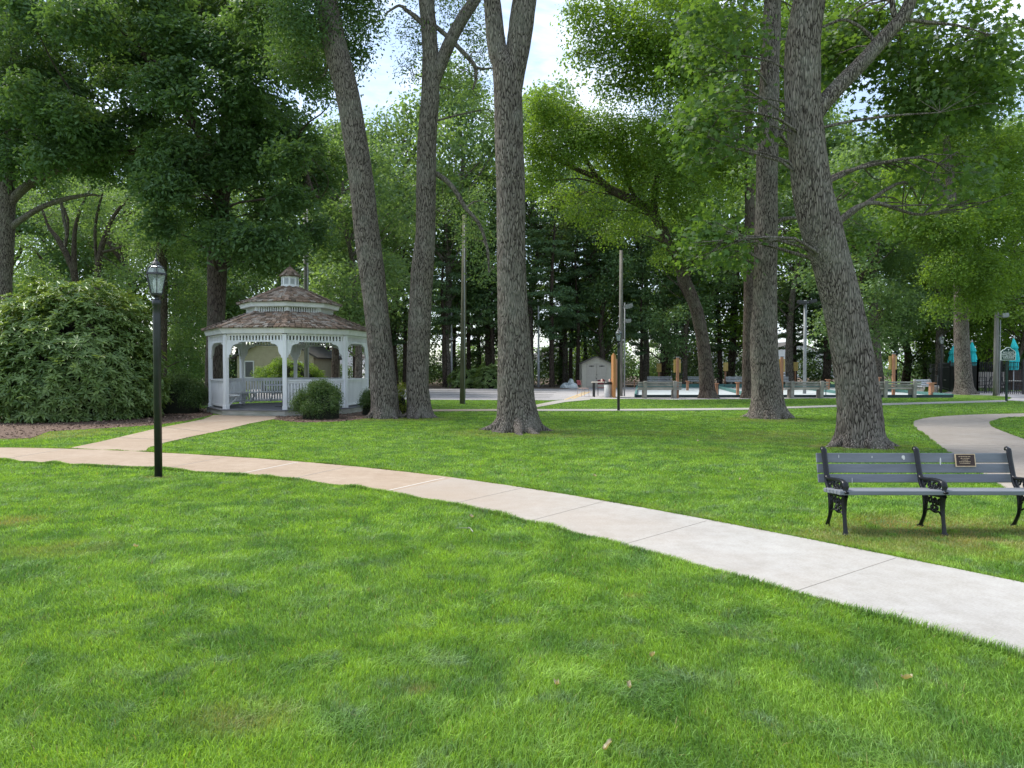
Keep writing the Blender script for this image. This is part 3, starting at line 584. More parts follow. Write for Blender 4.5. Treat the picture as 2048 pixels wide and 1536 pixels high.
# ================================================================== gazebo
GC = np.array([at(581, 700, 25.4)[0], 25.4, 0.0]); TH0 = R(-90 + 17.4 - 4)     # vertex C faces the camera
def ov(r_, k, z): a = TH0 + R(45) * k; return (r_ * math.cos(a), r_ * math.sin(a), z)
gz = empty('gazebo', GC, 'white octagonal wooden gazebo with a two-tier shingled roof and cupola', 'gazebo')
WOODP = M('gazebo_platform', (0.42, 0.41, 0.37), (0.26, 0.27, 0.22), 0.85, 5, 0.2, stretch=(.4, .4, 3))
FLOORW = M('gazebo_floor', (0.20, 0.20, 0.21), (0.15, 0.15, 0.16), 0.8, 5)
def shinglemat():
    m, t, o = newmat('cedar_shingles'); b = N(t, 'ShaderNodeBsdfPrincipled', Roughness=0.9); b.inputs['Specular IOR Level'].default_value = 0.1
    a = N(t, 'ShaderNodeAttribute', attribute_name='v'); r_ = N(t, 'ShaderNodeValToRGB')
    e = r_.color_ramp.elements; e[0].color = (0.13, 0.105, 0.085, 1); e[1].color = (0.36, 0.32, 0.28, 1)
    x = e.new(0.5); x.color = (0.275, 0.19, 0.14, 1)
    L(t, a.outputs['Fac'], r_.inputs['Fac'])
    ge = N(t, 'ShaderNodeNewGeometry'); n = N(t, 'ShaderNodeTexNoise', Scale=14.0, Detail=6.0, Roughness=0.7); L(t, ge.outputs['Position'], n.inputs['Vector'])
    r2 = N(t, 'ShaderNodeValToRGB'); r2.color_ramp.elements[0].position = .3; r2.color_ramp.elements[1].position = .7
    r2.color_ramp.elements[0].color = (.5, .5, .5, 1); r2.color_ramp.elements[1].color = (1.3, 1.3, 1.3, 1); L(t, n.outputs['Fac'], r2.inputs['Fac'])
    m2 = N(t, 'ShaderNodeMix', data_type='RGBA', blend_type='MULTIPLY'); m2.inputs['Factor'].default_value = 1; L(t, r_.outputs['Color'], m2.inputs['A']); L(t, r2.outputs['Color'], m2.inputs['B'])
    L(t, m2.outputs['Result'], b.inputs['Base Color'])
    bp = N(t, 'ShaderNodeBump', Strength=0.5, Distance=0.02); L(t, n.outputs['Fac'], bp.inputs['Height']); L(t, bp.outputs['Normal'], b.inputs['Normal'])
    L(t, b.outputs['BSDF'], o.inputs['Surface']); return m
SHING = shinglemat()
def roof(name, r0, z0, r1, z1, rows, parent, wsh=.17):
    """octagonal hipped shingle roof built from single shingles over a solid deck"""
    V = []; F = []; A = []
    for k in range(8):
        a0, b0 = np.array(ov(r0, k, z0)), np.array(ov(r0, k + 1, z0)); a1, b1 = np.array(ov(r1, k, z1)), np.array(ov(r1, k + 1, z1))
        nrm = np.cross(b0 - a0, a1 - a0); nrm /= np.linalg.norm(nrm)
        if nrm[2] < 0: nrm = -nrm
        b = len(V); V += [a0 - nrm * .02, b0 - nrm * .02, b1 - nrm * .02, a1 - nrm * .02]; F.append((b, b + 1, b + 2, b + 3)); A += [.1] * 4
        for r_ in range(rows):
            t0 = r_ / rows; t1 = min(1, (r_ + 1.18) / rows)
            L0, R0 = a0 * (1 - t0) + a1 * t0, b0 * (1 - t0) + b1 * t0; L1, R1 = a0 * (1 - t1) + a1 * t1, b0 * (1 - t1) + b1 * t1
            n = max(1, int(np.linalg.norm(R0 - L0) / wsh)); s_ = np.sort(np.concatenate([[0, 1], (np.arange(1, n) + rs.uniform(-.3, .3, n - 1)) / n])) if n > 1 else np.array([0, 1.])
            for i in range(len(s_) - 1):
                p, q = s_[i] + .012, s_[i + 1] - .0; j = rs.uniform(-.012, .006); up = nrm * (.030 + rs.uniform(-.005, .010)); dn = (L0 - L1) / np.linalg.norm(L0 - L1) * j
                b = len(V); V += [L0 * (1 - p) + R0 * p + up + dn, L0 * (1 - q) + R0 * q + up + dn, L1 * (1 - q) + R1 * q + nrm * .004, L1 * (1 - p) + R1 * p + nrm * .004,
                                  L0 * (1 - p) + R0 * p - nrm * .01 + dn, L0 * (1 - q) + R0 * q - nrm * .01 + dn]
                F += [(b, b + 1, b + 2, b + 3), (b + 4, b + 5, b + 1, b)]; A += [rs.uniform(0, 1)] * 6
        # hip caps
        m = max(3, rows)
        for r_ in range(m):
            t0, t1 = r_ / m, min(1, (r_ + 1.2) / m); p, q = a0 * (1 - t0) + a1 * t0, a0 * (1 - t1) + a1 * t1
            rad = np.array([math.cos(TH0 + R(45) * k), math.sin(TH0 + R(45) * k), 0]); tn = np.array([-rad[1], rad[0], 0]); u = np.array([0, 0, 1.])
            b = len(V); V += [p + tn * .09 + u * .035, p + u * .07, p - tn * .09 + u * .035, q + tn * .07 + u * .012, q + u * .04, q - tn * .07 + u * .012]
            F += [(b, b + 1, b + 4, b + 3), (b + 1, b + 2, b + 5, b + 4), (b, b + 2, b + 1)]; A += [rs.uniform(.1, .8)] * 6
    F4 = np.array([f for f in F if len(f) == 4]); F3 = np.array([f for f in F if len(f) == 3])
    return npmesh(name, np.array(V), [F4, F3], SHING, parent, False, {'v': A})
mb = MB(); mb.prism([ov(2.82, k, 0)[:2] for k in range(8)], -.05, .175); mb.build('platform', WOODP, gz, bevel=.008)
mb = MB(); mb.prism([ov(2.86, k, 0)[:2] for k in range(8)], .178, .208); mb.build('floor', FLOORW, gz)
fz = .208; PR = 2.67
for k in range(8):
    x, y, _ = ov(PR, k, 0); a = TH0 + R(45) * k
    mb = MB().box(x, y, (fz + 2.64) / 2, .13, .13, 2.64 - fz, rz=a); mb.box(x, y, fz + .06, .155, .155, .12, rz=a); mb.build('post', WHITE, gz, bevel=.006)
for k in range(8):
    A_, B_ = Vector(ov(PR, k, 0)), Vector(ov(PR, k + 1, 0)); d = (B_ - A_); Ln = d.length; d.normalize(); a = math.atan2(d.y, d.x)
    P_ = lambda s, z: (A_.x + d.x * s, A_.y + d.y * s, z)
    # frieze with spindles
    mb = MB(); mb.bar(P_(.07, 2.63), P_(Ln - .07, 2.63), .05, .06); mb.bar(P_(.07, 2.42), P_(Ln - .07, 2.42), .05, .05)
    n = 17
    for i in range(n): s = .07 + (Ln - .14) * (i + .5) / n; mb.box(*P_(s, 2.525), .055, .03, .165, rz=a)
    mb.build('frieze', WHITE, gz)
    # curved corner brackets
    for sgn, s0 in ((1, .065), (-1, Ln - .065)):
        prof = [(0, 0), (.40, 0), (.40, -.035), (.35, -.06), (.27, -.075), (.20, -.11), (.155, -.17), (.145, -.25), (.13, -.33), (.09, -.40), (.05, -.44), (.05, -.50), (0, -.52)]
        inner = [(u * .0 + (u if u < .01 else u), v) for u, v in prof]
        mb = MB(); vs = []; 
        for off in (-.02, .02):
            for u, v in inner: p = P_(s0 + sgn * u, 2.395 + v); vs.append((p[0] - d.y * off, p[1] + d.x * off, p[2]))
        n = len(inner); mb.add(vs, [tuple(range(n)), tuple(range(n, 2 * n))[::-1]] + [(i, n + i, n + (i + 1) % n, (i + 1) % n) for i in range(n)])
        mb.build('bracket', WHITE, gz)
    if k == 7: continue            # the open side faces the concrete walk
    mb = MB(); mb.bar(P_(.065, 1.15), P_(Ln - .065, 1.15), .10, .045); mb.bar(P_(.065, 1.09), P_(Ln - .065, 1.09), .04, .07); mb.bar(P_(.065, .31), P_(Ln - .065, .31), .04, .07)
    n = 19
    for i in range(n): s = .065 + (Ln - .13) * (i + .5) / n; mb.box(*P_(s, .70), .062, .022, .72, rz=a)
    mb.build('railing', WHITE, gz)
    if k in (1, 2, 3, 4, 5, 6):
        c = .86; q0, q1 = Vector(ov(PR * .80, k, 0)), Vector(ov(PR * .80, k + 1, 0)); o0, o1 = Vector(ov(PR * .955, k, 0)), Vector(ov(PR * .955, k + 1, 0))
        mb = MB(); mb.add([(v.x, v.y, z) for z in (.62, .66) for v in (q0, q1, o1, o0)], [(3, 2, 1, 0), (4, 5, 6, 7), (0, 1, 5, 4), (1, 2, 6, 5), (2, 3, 7, 6), (3, 0, 4, 7)])
        for s in (.12, .5, .88):
            i_, o_ = q0.lerp(q1, s), o0.lerp(o1, s); mb.bar((i_.x, i_.y, .60), (o_.x, o_.y, .60), .04, .04); m_ = i_.lerp(o_, .15); mb.bar((m_.x, m_.y, .58), (o_.x, o_.y, .27), .04, .05)
        mb.build('bench_seat', WHITE, gz)
def octring(mb, r0, z0, r1, z1, th=.03):
    for k in range(8):
        p = [ov(r0, k, z0), ov(r0, k + 1, z0), ov(r1, k + 1, z1), ov(r1, k, z1)]; q = [ov(r0 - th, k, z0), ov(r0 - th, k + 1, z0), ov(r1 - th, k + 1, z1), ov(r1 - th, k, z1)]
        mb.add(p + q, [(0, 1, 2, 3), (7, 6, 5, 4), (0, 4, 5, 1), (3, 2, 6, 7)])
    return mb
mb = octring(MB(), 2.82, 2.665, 2.89, 2.85); mb.add([ov(2.80, k, 2.668) for k in range(8)] + [ov(2.4, k, 2.672) for k in range(8)], [(k, (k + 1) % 8, 8 + (k + 1) % 8, 8 + k) for k in range(8)]); mb.build('fascia', WHITE, gz)
roof('lower_roof', 2.97, 2.85, 1.41, 3.47, 9, gz)
mb = MB()
for k in range(8):
    A_, B_ = Vector(ov(1.43, k, 0)), Vector(ov(1.43, k + 1, 0)); d = (B_ - A_); Ln = d.length; d.normalize(); a = math.atan2(d.y, d.x)
    mb.box(A_.x, A_.y, 3.55, .10, .10, .24, rz=TH0 + R(45) * k); mb.bar((A_.x, A_.y, 3.45), (B_.x, B_.y, 3.45), .04, .03); mb.bar((A_.x, A_.y, 3.64), (B_.x, B_.y, 3.64), .04, .03)
    for i in range(12): s = .05 + (Ln - .1) * (i + .5) / 12; mb.box(A_.x + d.x * s, A_.y + d.y * s, 3.545, .045, .02, .17, rz=a)
mb.build('upper_frieze', WHITE, gz)
mb = octring(MB(), 1.67, 3.63, 1.73, 3.78); mb.add([ov(1.66, k, 3.634) for k in range(8)] + [ov(1.1, k, 3.638) for k in range(8)], [(k, (k + 1) % 8, 8 + (k + 1) % 8, 8 + k) for k in range(8)]); mb.build('upper_fascia', WHITE, gz)
roof('upper_roof', 1.81, 3.78, .27, 4.43, 9, gz)
cu = MB(); cu.prism([ov(.31, k, 0)[:2] for k in range(8)], 4.36, 4.50); cu.prism([ov(.265, k, 0)[:2] for k in range(8)], 4.50, 4.76); cu.prism([ov(.31, k, 0)[:2] for k in range(8)], 4.76, 4.80)
for k in range(8): x, y, _ = ov(.275, k, 0); cu.box(x, y, 4.63, .05, .05, .26, rz=TH0 + R(45) * k)
cuo = cu.build('cupola', WHITE, gz)
LOUV = M('louver_grey', (0.42, 0.44, 0.47), (0.34, 0.36, 0.38), 0.6, 8)
for k in range(8):
    mb = MB(); A_, B_ = Vector(ov(.283, k, 0)), Vector(ov(.283, k + 1, 0)); c = (A_ + B_) / 2 * 1.005; d = (B_ - A_); a = math.atan2(d.y, d.x)
    for i in range(5): mb.box(c.x, c.y, 4.545 + i * .04, .13, .02, .022, rz=a)
    mb.build('louver', LOUV, cuo)
ro = roof('cupola_roof', .37, 4.80, .03, 5.12, 4, gz, .12)
MB().lathe([(.03, 5.10), (.05, 5.13), (.02, 5.17), (.012, 5.22), (.004, 5.26)], 8).build('finial', SHING, gz)
# table inside
p = at(566, 765, 24.6); t = empty('pedestal_table', (p[0], p[1], fz), 'square grey table on a black pedestal inside the gazebo', 'table')
MB().box(0, 0, .76, .95, .95, .04).build('tabletop', PALEW, t, bevel=.01); MB().lathe([(.035, .02), (.035, .72), (.12, .735)], 12).build('pedestal', BLACKM, t); MB().box(0, 0, .012, .55, .06, .02).box(0, 0, .012, .06, .55, .021).build('base', BLACKM, t)
# ================================================================== lamp posts
GLASS, t_, o_ = newmat('lantern_glass'); b_ = N(t_, 'ShaderNodeBsdfPrincipled', Roughness=0.12); b_.inputs['Base Color'].default_value = (.75, .80, .84, 1); b_.inputs['Transmission Weight'].default_value = .8; b_.inputs['IOR'].default_value = 1.2; L(t_, b_.outputs['BSDF'], o_.inputs['Surface'])
BULB = M('lamp_bulb_white', (.8, .8, .78), (.72, .72, .7), .4)
def lamp(loc, label, group):
    r_ = empty('lamp_post', loc, label, 'lamp post', group)
    MB().lathe([(.052, -.05), (.052, 2.30), (.046, 2.42), (.060, 2.43), (.060, 2.50), (.030, 2.52)], 20).build('post', BLACKM, r_, True)
    lt = MB().lathe([(.035, 2.50), (.03, 2.54), (.10, 2.575), (.105, 2.60), (.02, 2.602)], 6).lathe([(.165, 2.855), (.178, 2.86), (.165, 2.885)], 6)
    for k in range(6):
        a = k * math.pi / 3; c, s = math.cos(a), math.sin(a)
        lt.bar((c * .097, s * .097, 2.60), (c * .162, s * .162, 2.86), .014, .014)
        lt.bar((c * .165, s * .165, 2.885), (c * .135, s * .135, 2.955), .012, .012); lt.bar((c * .135, s * .135, 2.955), (c * .065, s * .065, 3.00), .012, .012)
        a2 = a + math.pi / 3; lt.bar((c * .135, s * .135, 2.955), (math.cos(a2) * .135, math.sin(a2) * .135, 2.955), .008, .008)
    lt.lathe([(.07, 2.995), (.075, 3.01), (.045, 3.045), (.028, 3.06), (.032, 3.075), (.012, 3.09), (.006, 3.17)], 12)
    lo = lt.build('lantern', BLACKM, r_); lo.scale = (.83, .83, 1)
    gp = MB()
    for k in range(6):
        a, a2 = k * math.pi / 3, (k + 1) * math.pi / 3
        for (ra, za), (rb, zb) in (((.095, 2.602), (.158, 2.856)), ((.160, 2.886), (.131, 2.953)), ((.131, 2.955), (.066, 2.997))):
            gp.add([(ra * math.cos(a), ra * math.sin(a), za), (ra * math.cos(a2), ra * math.sin(a2), za), (rb * math.cos(a2), rb * math.sin(a2), zb), (rb * math.cos(a), rb * math.sin(a), zb)], [(0, 1, 2, 3)])
    gp.build('glass_pane', GLASS, lo)
    MB().lathe([(.03, 2.60), (.03, 2.66), (.045, 2.70), (.045, 2.78), (.02, 2.82)], 12).build('bulb', BULB, lo, True)
    return r_
LG = 'black lantern lamp posts along the paths'
l0 = lamp(G(317, 955), 'tallest black lamp post, at the near edge of the tan path', LG)
copy_tree(l0, G(1237, 822), R(20), 'black lamp post standing beside the thin far path, in front of the orange board', LG, .97)
copy_tree(l0, G(1882, 787), R(10), 'black lamp post before the black fence, left of the trunk between umbrellas', LG, 1.16)
p = at(1793, 775, 58); copy_tree(l0, (p[0], p[1], 0), R(40), 'smallest and farthest black lamp post, its lantern showing above a wooden score board', LG, 1.08)
# ================================================================== memorial bench
BX, BY = 3.06, 6.54
bn = empty('park_bench', (BX, BY, 0), 'grey slatted park bench with black cast iron arms and a bronze plaque', 'bench'); bn.scale = (1, .76, 1)
LNG = 1.86
bk = [(0.62, .425, .495), (0.60, .515, .595), (0.655, .615, .70)]
for i, (z0, z1) in enumerate(((.416, .500), (.510, .598), (.608, .703))):
    y = .50 + (z0 + z1) / 2 * .30; MB().box(.945, y - .02, (z0 + z1) / 2, 1.95, .022, z1 - z0, rx=R(-14)).build('back_slat', SLATE, bn, bevel=.004)
for i, (y, z, wd) in enumerate(((.035, .392, .085), (.130, .388, .085), (.225, .380, .085), (.320, .372, .085), (.415, .368, .075))):
    MB().box(.945, y, z, 1.95, wd, .040, rx=R(-3)).build('seat_slat', SLATE, bn, bevel=.006)
def iron_end(x):
    mb = MB()
    def cv(pts, r0, n=8, fl=1.0):
        P, q = spline([(x, y, z) for y, z in pts], r0 if hasattr(r0, '__len__') else [r0] * len(pts), .02)
        V, F = tube(P, q, n); c = np.repeat(P, n, 0); V[:, 0] = x + (V[:, 0] - x) * fl; mb.add(V, [tuple(f) for f in F])
    cv([(.00, 0), (.01, .05), (.035, .16), (.05, .25), (.045, .33), (.03, .365)], [.020, .015, .014, .018, .022, .022], fl=1.4)      # front leg
    cv([(.52, 0), (.49, .04), (.43, .13), (.41, .22), (.43, .33), (.47, .40)], [.020, .015, .014, .018, .02, .02], fl=1.4)      # rear leg
    cv([(.43, .36), (.50, .42), (.545, .52), (.60, .66), (.63, .74), (.665, .755), (.685, .735)], [.02, .020, .018, .018, .02, .018, .012], fl=1.5)  # back upright
    cv([(.0, .355), (.2, .345), (.45, .335)], .013, fl=1.6)
    # arm loop
    cv([(.54, .50), (.50, .475), (.38, .478), (.24, .490), (.10, .490), (.03, .476), (.005, .445), (.02, .42), (-.005, .395), (-.045, .40)], [.013, .016, .018, .018, .02, .02, .018, .016, .014, .008], fl=1.6)
    # scroll work under arm and seat
    def scroll(cy, cz, r0, turns, rad, s=1, a0=0):
        cv([(cy + r0 * (1 - .75 * k / 16) * math.cos(a0 + s * k * turns * 2 * math.pi / 16), cz + r0 * (1 - .75 * k / 16) * math.sin(a0 + s * k * turns * 2 * math.pi / 16)) for k in range(17)], rad, 6)
    for c in ((.12, .440, .032, 1.2, .009, 1, 0), (.22, .435, .036, 1.3, .009, -1, 2), (.33, .430, .036, 1.3, .009, 1, 1), (.42, .44, .04, 1.2, .009, -1, 3), (.17, .425, .03, 1, .008, 1, 4), (.28, .42, .03, 1, .008, -1, 1),
              (.11, .30, .045, 1.3, .010, 1, 2), (.21, .29, .052, 1.3, .010, -1, 0), (.31, .295, .045, 1.2, .010, 1, 1), (.16, .235, .032, 1.1, .009, -1, 2), (.26, .225, .035, 1.1, .009, 1, 4), (.37, .30, .035, 1, .009, -1, 0)): scroll(*c)
    for cy, cz, rr in ((.12, .475, .018), (.33, .455, .02), (.21, .29, .02), (.21, .20, .022), (.26, .225, .015)): mb.lathe([(.001, -rr), (rr * .8, -rr * .6), (rr, 0), (rr * .8, rr * .6), (.001, rr)], 8, (x, cy, cz))
    cv([(.055, .17), (.12, .20), (.21, .185), (.31, .20), (.405, .17)], .010, 6); cv([(.055, .24), (.10, .29), (.08, .33)], .009, 6); cv([(.41, .22), (.37, .25), (.39, .31)], .009, 6)
    for y in (.0, .52): mb.box(x, y, .008, .045, .06, .016)
    return mb
for x in (.0, .915, 1.83): iron_end(x + .03).build('cast_iron_end', IRON, bn, True)
BRZ = M('bronze_border', (0.62, 0.47, 0.32), (0.50, 0.36, 0.22), .45, 20, metal=.3); BRD = M('bronze_dark', (0.055, 0.030, 0.026), (0.035, 0.02, 0.018), .5, 12)
pq = MB().box(0, 0, 0, .200, .010, .130).build('plaque', BRZ, bn); pq.location = (1.435, .635, .635); pq.rotation_euler = (R(-14), 0, 0)
MB().box(0, -.0035, 0, .180, .008, .112).build('plaque_face', BRD, pq)
ltr = MB(); rr_ = random.Random(4)
for z, w_ in ((.036, .118), (.018, .082), (.001, .062), (-.016, .112), (-.032, .104)):
    x = -w_ / 2 - .008
    while x < w_ / 2 - .008:
        l_ = rr_.choice([.004, .006, .006, .009]); ltr.box(x + l_ / 2, -.0085, z + rr_.uniform(-.0006, .0006), l_, .002, .0055 if rr_.random() > .3 else .008); x += l_ + rr_.choice([.0022, .0022, .006])
ltr.build('lettering', BRZ, pq)
DROP = M('bird_dropping', (.75, .74, .70), (.6, .6, .56), .8, 40)
for x, z, w_, h_ in ((.19, .672, .004, .018), (.52, .665, .005, .012), (.83, .664, .018, .02), (.835, .648, .012, .012), (.98, .665, .005, .014), (1.185, .625, .008, .04), (.30, .44, .004, .03)):
    mb = MB().lathe([(.0, -.002), (1, -.0015), (.7, .001), (.0, .002)], 7); vs = mb.v[-28:]; mb.v[-28:] = [(x + a * w_, .498 + z * .30 - .036 + b * 0 + c * 1.0 - (0.022 if abs(x-1.185)<.01 else 0), z + b * h_) for a, b, c in vs]
    mb.build('bird_dropping', DROP, bn)
# ================================================================== main trees
def fill(x0, y0, x1, y1, Y0, Y1, n, r0, r1, dens=1.0, seed=0, avoid=(), fl=.75):
    q = np.random.RandomState(seed + 100); o_ = []; k = 0
    while len(o_) < n and k < 4000:
        k += 1; x, y = q.uniform(x0, x1), q.uniform(y0, y1); r_ = q.uniform(r0, r1)
        if any(((x - a) / (c + r_ * .7)) ** 2 + ((y - b) / (d + r_ * .6)) ** 2 < 1 for a, b, c, d in avoid): continue
        if k < 2000 and any(abs(x - e[0]) < r_ * .45 and abs(y - e[1]) < r_ * .35 for e in o_): continue
        o_.append((x, y, q.uniform(Y0, Y1), r_, r_ * fl * q.uniform(.8, 1.1), dens * q.uniform(.7, 1.2)))
    return o_
SKY = [(790, 130, 60, 95), (1130, 95, 62, 85), (815, 215, 28, 45)]
tree('tree', 'left one of the two grey trunks beside the gazebo, leaning left as it rises', 'tree', None,
     [(769, 836, 60), (770, 815, 54), (767, 766, 51), (758, 672, 49), (747, 570, 48), (734, 469, 49), (724, 375, 47), (710, 281, 46), (694, 187, 46), (671, 94, 45), (650, 0, 46), (628, -90, 40)],
     limbs=[([(640, -20, 34), (612, -80, 30), (575, -160, 24)], None)],
     clumps=[(690, 60, 22.5, 55, 62, .8), (720, 25, 23.5, 50, 45, .7), (700, 118, 22.8, 42, 34, .7), (600, 40, 21.5, 70, 60), (640, -70, 22, 150, 60), (560, -120, 22, 120, 80), (720, -110, 23, 100, 70), (590, 120, 23.5, 55, 50), (640, 160, 24, 40, 45, .6)],
     leaf=LF_OAK, size=.105, asp=.5, shape='leaf', ztop=13.5, flare=.25, seed=11, n=48, step=.07, maxn=30000, lai=1.7)
tree('tree', 'right one of the two grey trunks beside the gazebo, upright and forking high up', 'tree', None,
     [(839, 835, 54), (838, 815, 47), (835, 766, 44), (838, 672, 45), (844, 547, 44), (851, 469, 39), (852, 375, 38), (854, 281, 37), (861, 180, 36), (860, 94, 30), (853, 0, 30), (846, -90, 28)],
     limbs=[([(864, 175, 24), (876, 141, 26), (900, 84, 25), (925, 37, 24), (952, -5, 22), (985, -70, 20)], None),
            ([(855, 60, 9), (831, 34, 10), (812, 20, 7), (798, 11, 5), (770, 28, 3)], None),
            ([(868, 50, 9), (900, 78, 9), (937, 116, 9), (950, 134, 8), (952, 158, 5), (945, 180, 3)], None), ([(950, 134, 6), (965, 138, 5), (985, 137, 3), (1000, 150, 2)], None),
            ([(872, 347, 10), (893, 362, 10), (912, 384, 9), (931, 416, 8), (959, 450, 7), (975, 500, 5), (978, 545, 3)], None)],
     clumps=[(818, 140, 22.5, 26, 22, .45), (835, 85, 22.5, 36, 40, .35), (905, 30, 22.5, 45, 32, .4), (950, 60, 22.8, 38, 40, .45), (925, 140, 22.6, 42, 36, .42), (955, 190, 23, 34, 32, .5), (905, 185, 23, 34, 30, .4), (970, 110, 23, 30, 44, .4),
             (820, 55, 23, 28, 28, .35), (870, -70, 22.5, 130, 60, .8), (990, -80, 23, 90, 60, .9), (945, 470, 23.5, 40, 42, .5), (960, 400, 23.5, 34, 36, .45), (975, 540, 23.5, 30, 34, .4), (900, 420, 23.5, 28, 34, .35), (990, 235, 23.5, 30, 30, .6)],
     leaf=LF_MID, size=.085, asp=.45, shape='leaf', ztop=13.5, flare=.3, seed=12, n=48, step=.07, maxn=30000, lai=1.2, spray=.4)
tree('tree', 'thick dark grey trunk in mid-lawn, splitting into two stems', 'tree', None,
     [(1036, 862, 88), (1036, 848, 84), (1034, 820, 79), (1031, 766, 73), (1028, 672, 62), (1024, 579, 57), (1022, 469, 56), (1021, 375, 55), (1018, 281, 55), (1016, 187, 57), (1011, 135, 54), (994, 94, 38), (984, 0, 32), (975, -90, 30)],
     limbs=[([(1018, 200, 44), (1025, 150, 48), (1036, 94, 47), (1049, 0, 47), (1062, -90, 42), (1075, -180, 36)], None)],
     clumps=[(1000, -150, 17.7, 160, 50), (1090, -140, 18.2, 100, 50), (900, -170, 17, 150, 60), (1180, -170, 18, 150, 60)],
     leaf=LF_MID, size=.11, asp=.5, shape='leaf', ztop=12.5, flare=.38, seed=13, n=64, step=.06, maxn=14000, lai=1.5, bark=BARK)
tree('tree', 'big grey maple behind the slatted park bench, with a left-curving trunk and one long limb', 'tree', None,
     [(1722, 893, 94), (1721, 870, 86), (1719, 816, 81), (1713, 766, 77), (1700, 683, 74), (1682, 600, 75), (1664, 530, 73), (1646, 469, 76), (1625, 379, 74), (1613, 281, 70), (1606, 210, 68), (1606, 94, 65), (1618, 0, 60), (1626, -90, 56)],
     limbs=[([(1616, 260, 34), (1640, 215, 33), (1685, 165, 31), (1732, 117, 29), (1773, 70, 27), (1808, 30, 24), (1830, -20, 22), (1870, -90, 18)], None),
            ([(1798, 45, 9), (1788, 28, 10), (1783, -5, 9), (1775, -60, 7)], None),
            ([(1755, 92, 7), (1730, 62, 7), (1690, 40, 5), (1650, 52, 4), (1600, 70, 2)], None), ([(1812, 40, 7), (1870, 46, 6), (1920, 52, 4), (1980, 70, 3)], None),
            ([(1645, 255, 6), (1700, 243, 5), (1780, 232, 4), (1880, 225, 2)], None)],
     clumps=fill(1385, 30, 1480, 300, 13.0, 15.5, 10, 40, 66, .9, 1) + fill(1660, -20, 2080, 220, 14.9, 18, 20, 60, 100, .9, 2) + fill(1690, 200, 2000, 440, 15.5, 18, 10, 55, 80, .55, 3) +
            [(1430, 455, 13.6, 56, 34, .9), (1470, 485, 13.8, 46, 30, .8), (1395, 492, 13.6, 48, 28, .8), (1620, -160, 14, 200, 60), (1820, -170, 14, 200, 80), (1450, -130, 14, 150, 80), (2010, -140, 14, 150, 80)],
     leaf=LF_MAPLE, size=.15, asp=1, shape='maple', ztop=10.5, flare=.35, seed=14, n=64, step=.06, maxn=62000, lai=1.9, spray=.45, per=12, updown=1.1, flat=.18)
tree('tree', 'straight grey trunk with a rubbed pale scar, left of the curving maple', 'tree', None,
     [(1535, 836, 66), (1534, 816, 62), (1532, 766, 56), (1528, 683, 53), (1530, 600, 46), (1532, 469, 42), (1534, 350, 41), (1536, 250, 39), (1539, 150, 36), (1543, 50, 34), (1548, -60, 30)],
     limbs=[([(1545, 452, 9), (1562, 440, 9), (1590, 436, 6), (1625, 442, 4)], None), ([(1548, 282, 9), (1563, 262, 9), (1572, 235, 6), (1572, 205, 4)], None), ([(1548, 262, 8), (1566, 275, 7), (1580, 295, 4)], None), ([(1520, 470, 5), (1480, 478, 5), (1440, 485, 3)], None)],
     clumps=fill(1380, 40, 1500, 330, 21, 25, 7, 45, 75, .7, 5) + fill(1560, 40, 1640, 330, 23.3, 26, 4, 45, 70, .7, 7) + fill(1400, 360, 1490, 520, 20.5, 23, 5, 35, 55, .8, 6) + fill(1500, 340, 1740, 540, 23.4, 27, 9, 35, 60, .7, 8) + [(1540, -120, 22, 200, 90)],
     leaf=LF_MAPLE, size=.15, asp=.8, shape='leaf', ztop=13.5, flare=.5, seed=15, n=48, step=.08, maxn=40000, lai=1.7, bark=BARK)
tree('tree', 'dark brown trunk directly left of the straight grey scarred trunk', 'tree', None,
     [(1498, 797, 34), (1498, 785, 29), (1499, 700, 26), (1500, 600, 24), (1500, 450, 20), (1498, 300, 17), (1495, 150, 14), (1490, 20, 11)],
     clumps=[(1190, 30, 34, 70, 42, .9), (1165, 110, 35, 38, 28, .8), (1250, 90, 34, 70, 50, .9), (1230, 170, 35, 55, 32, .7), (1330, 50, 33, 100, 70), (1330, 150, 35, 90, 60), (1430, 90, 36, 100, 80), (1440, 210, 37, 80, 60), (1545, 330, 38, 70, 60), (1600, 150, 37, 100, 100), (1350, -60, 35, 160, 60), (1600, 40, 36, 110, 70), (1450, 330, 37, 60, 60)],
     leaf=LF_BRIGHT, size=.16, asp=.6, shape='quad', ztop=20, flare=.3, seed=16, n=20, step=.2, maxn=60000, lai=2.6, bark=BARKD, spray=.7, per=16)
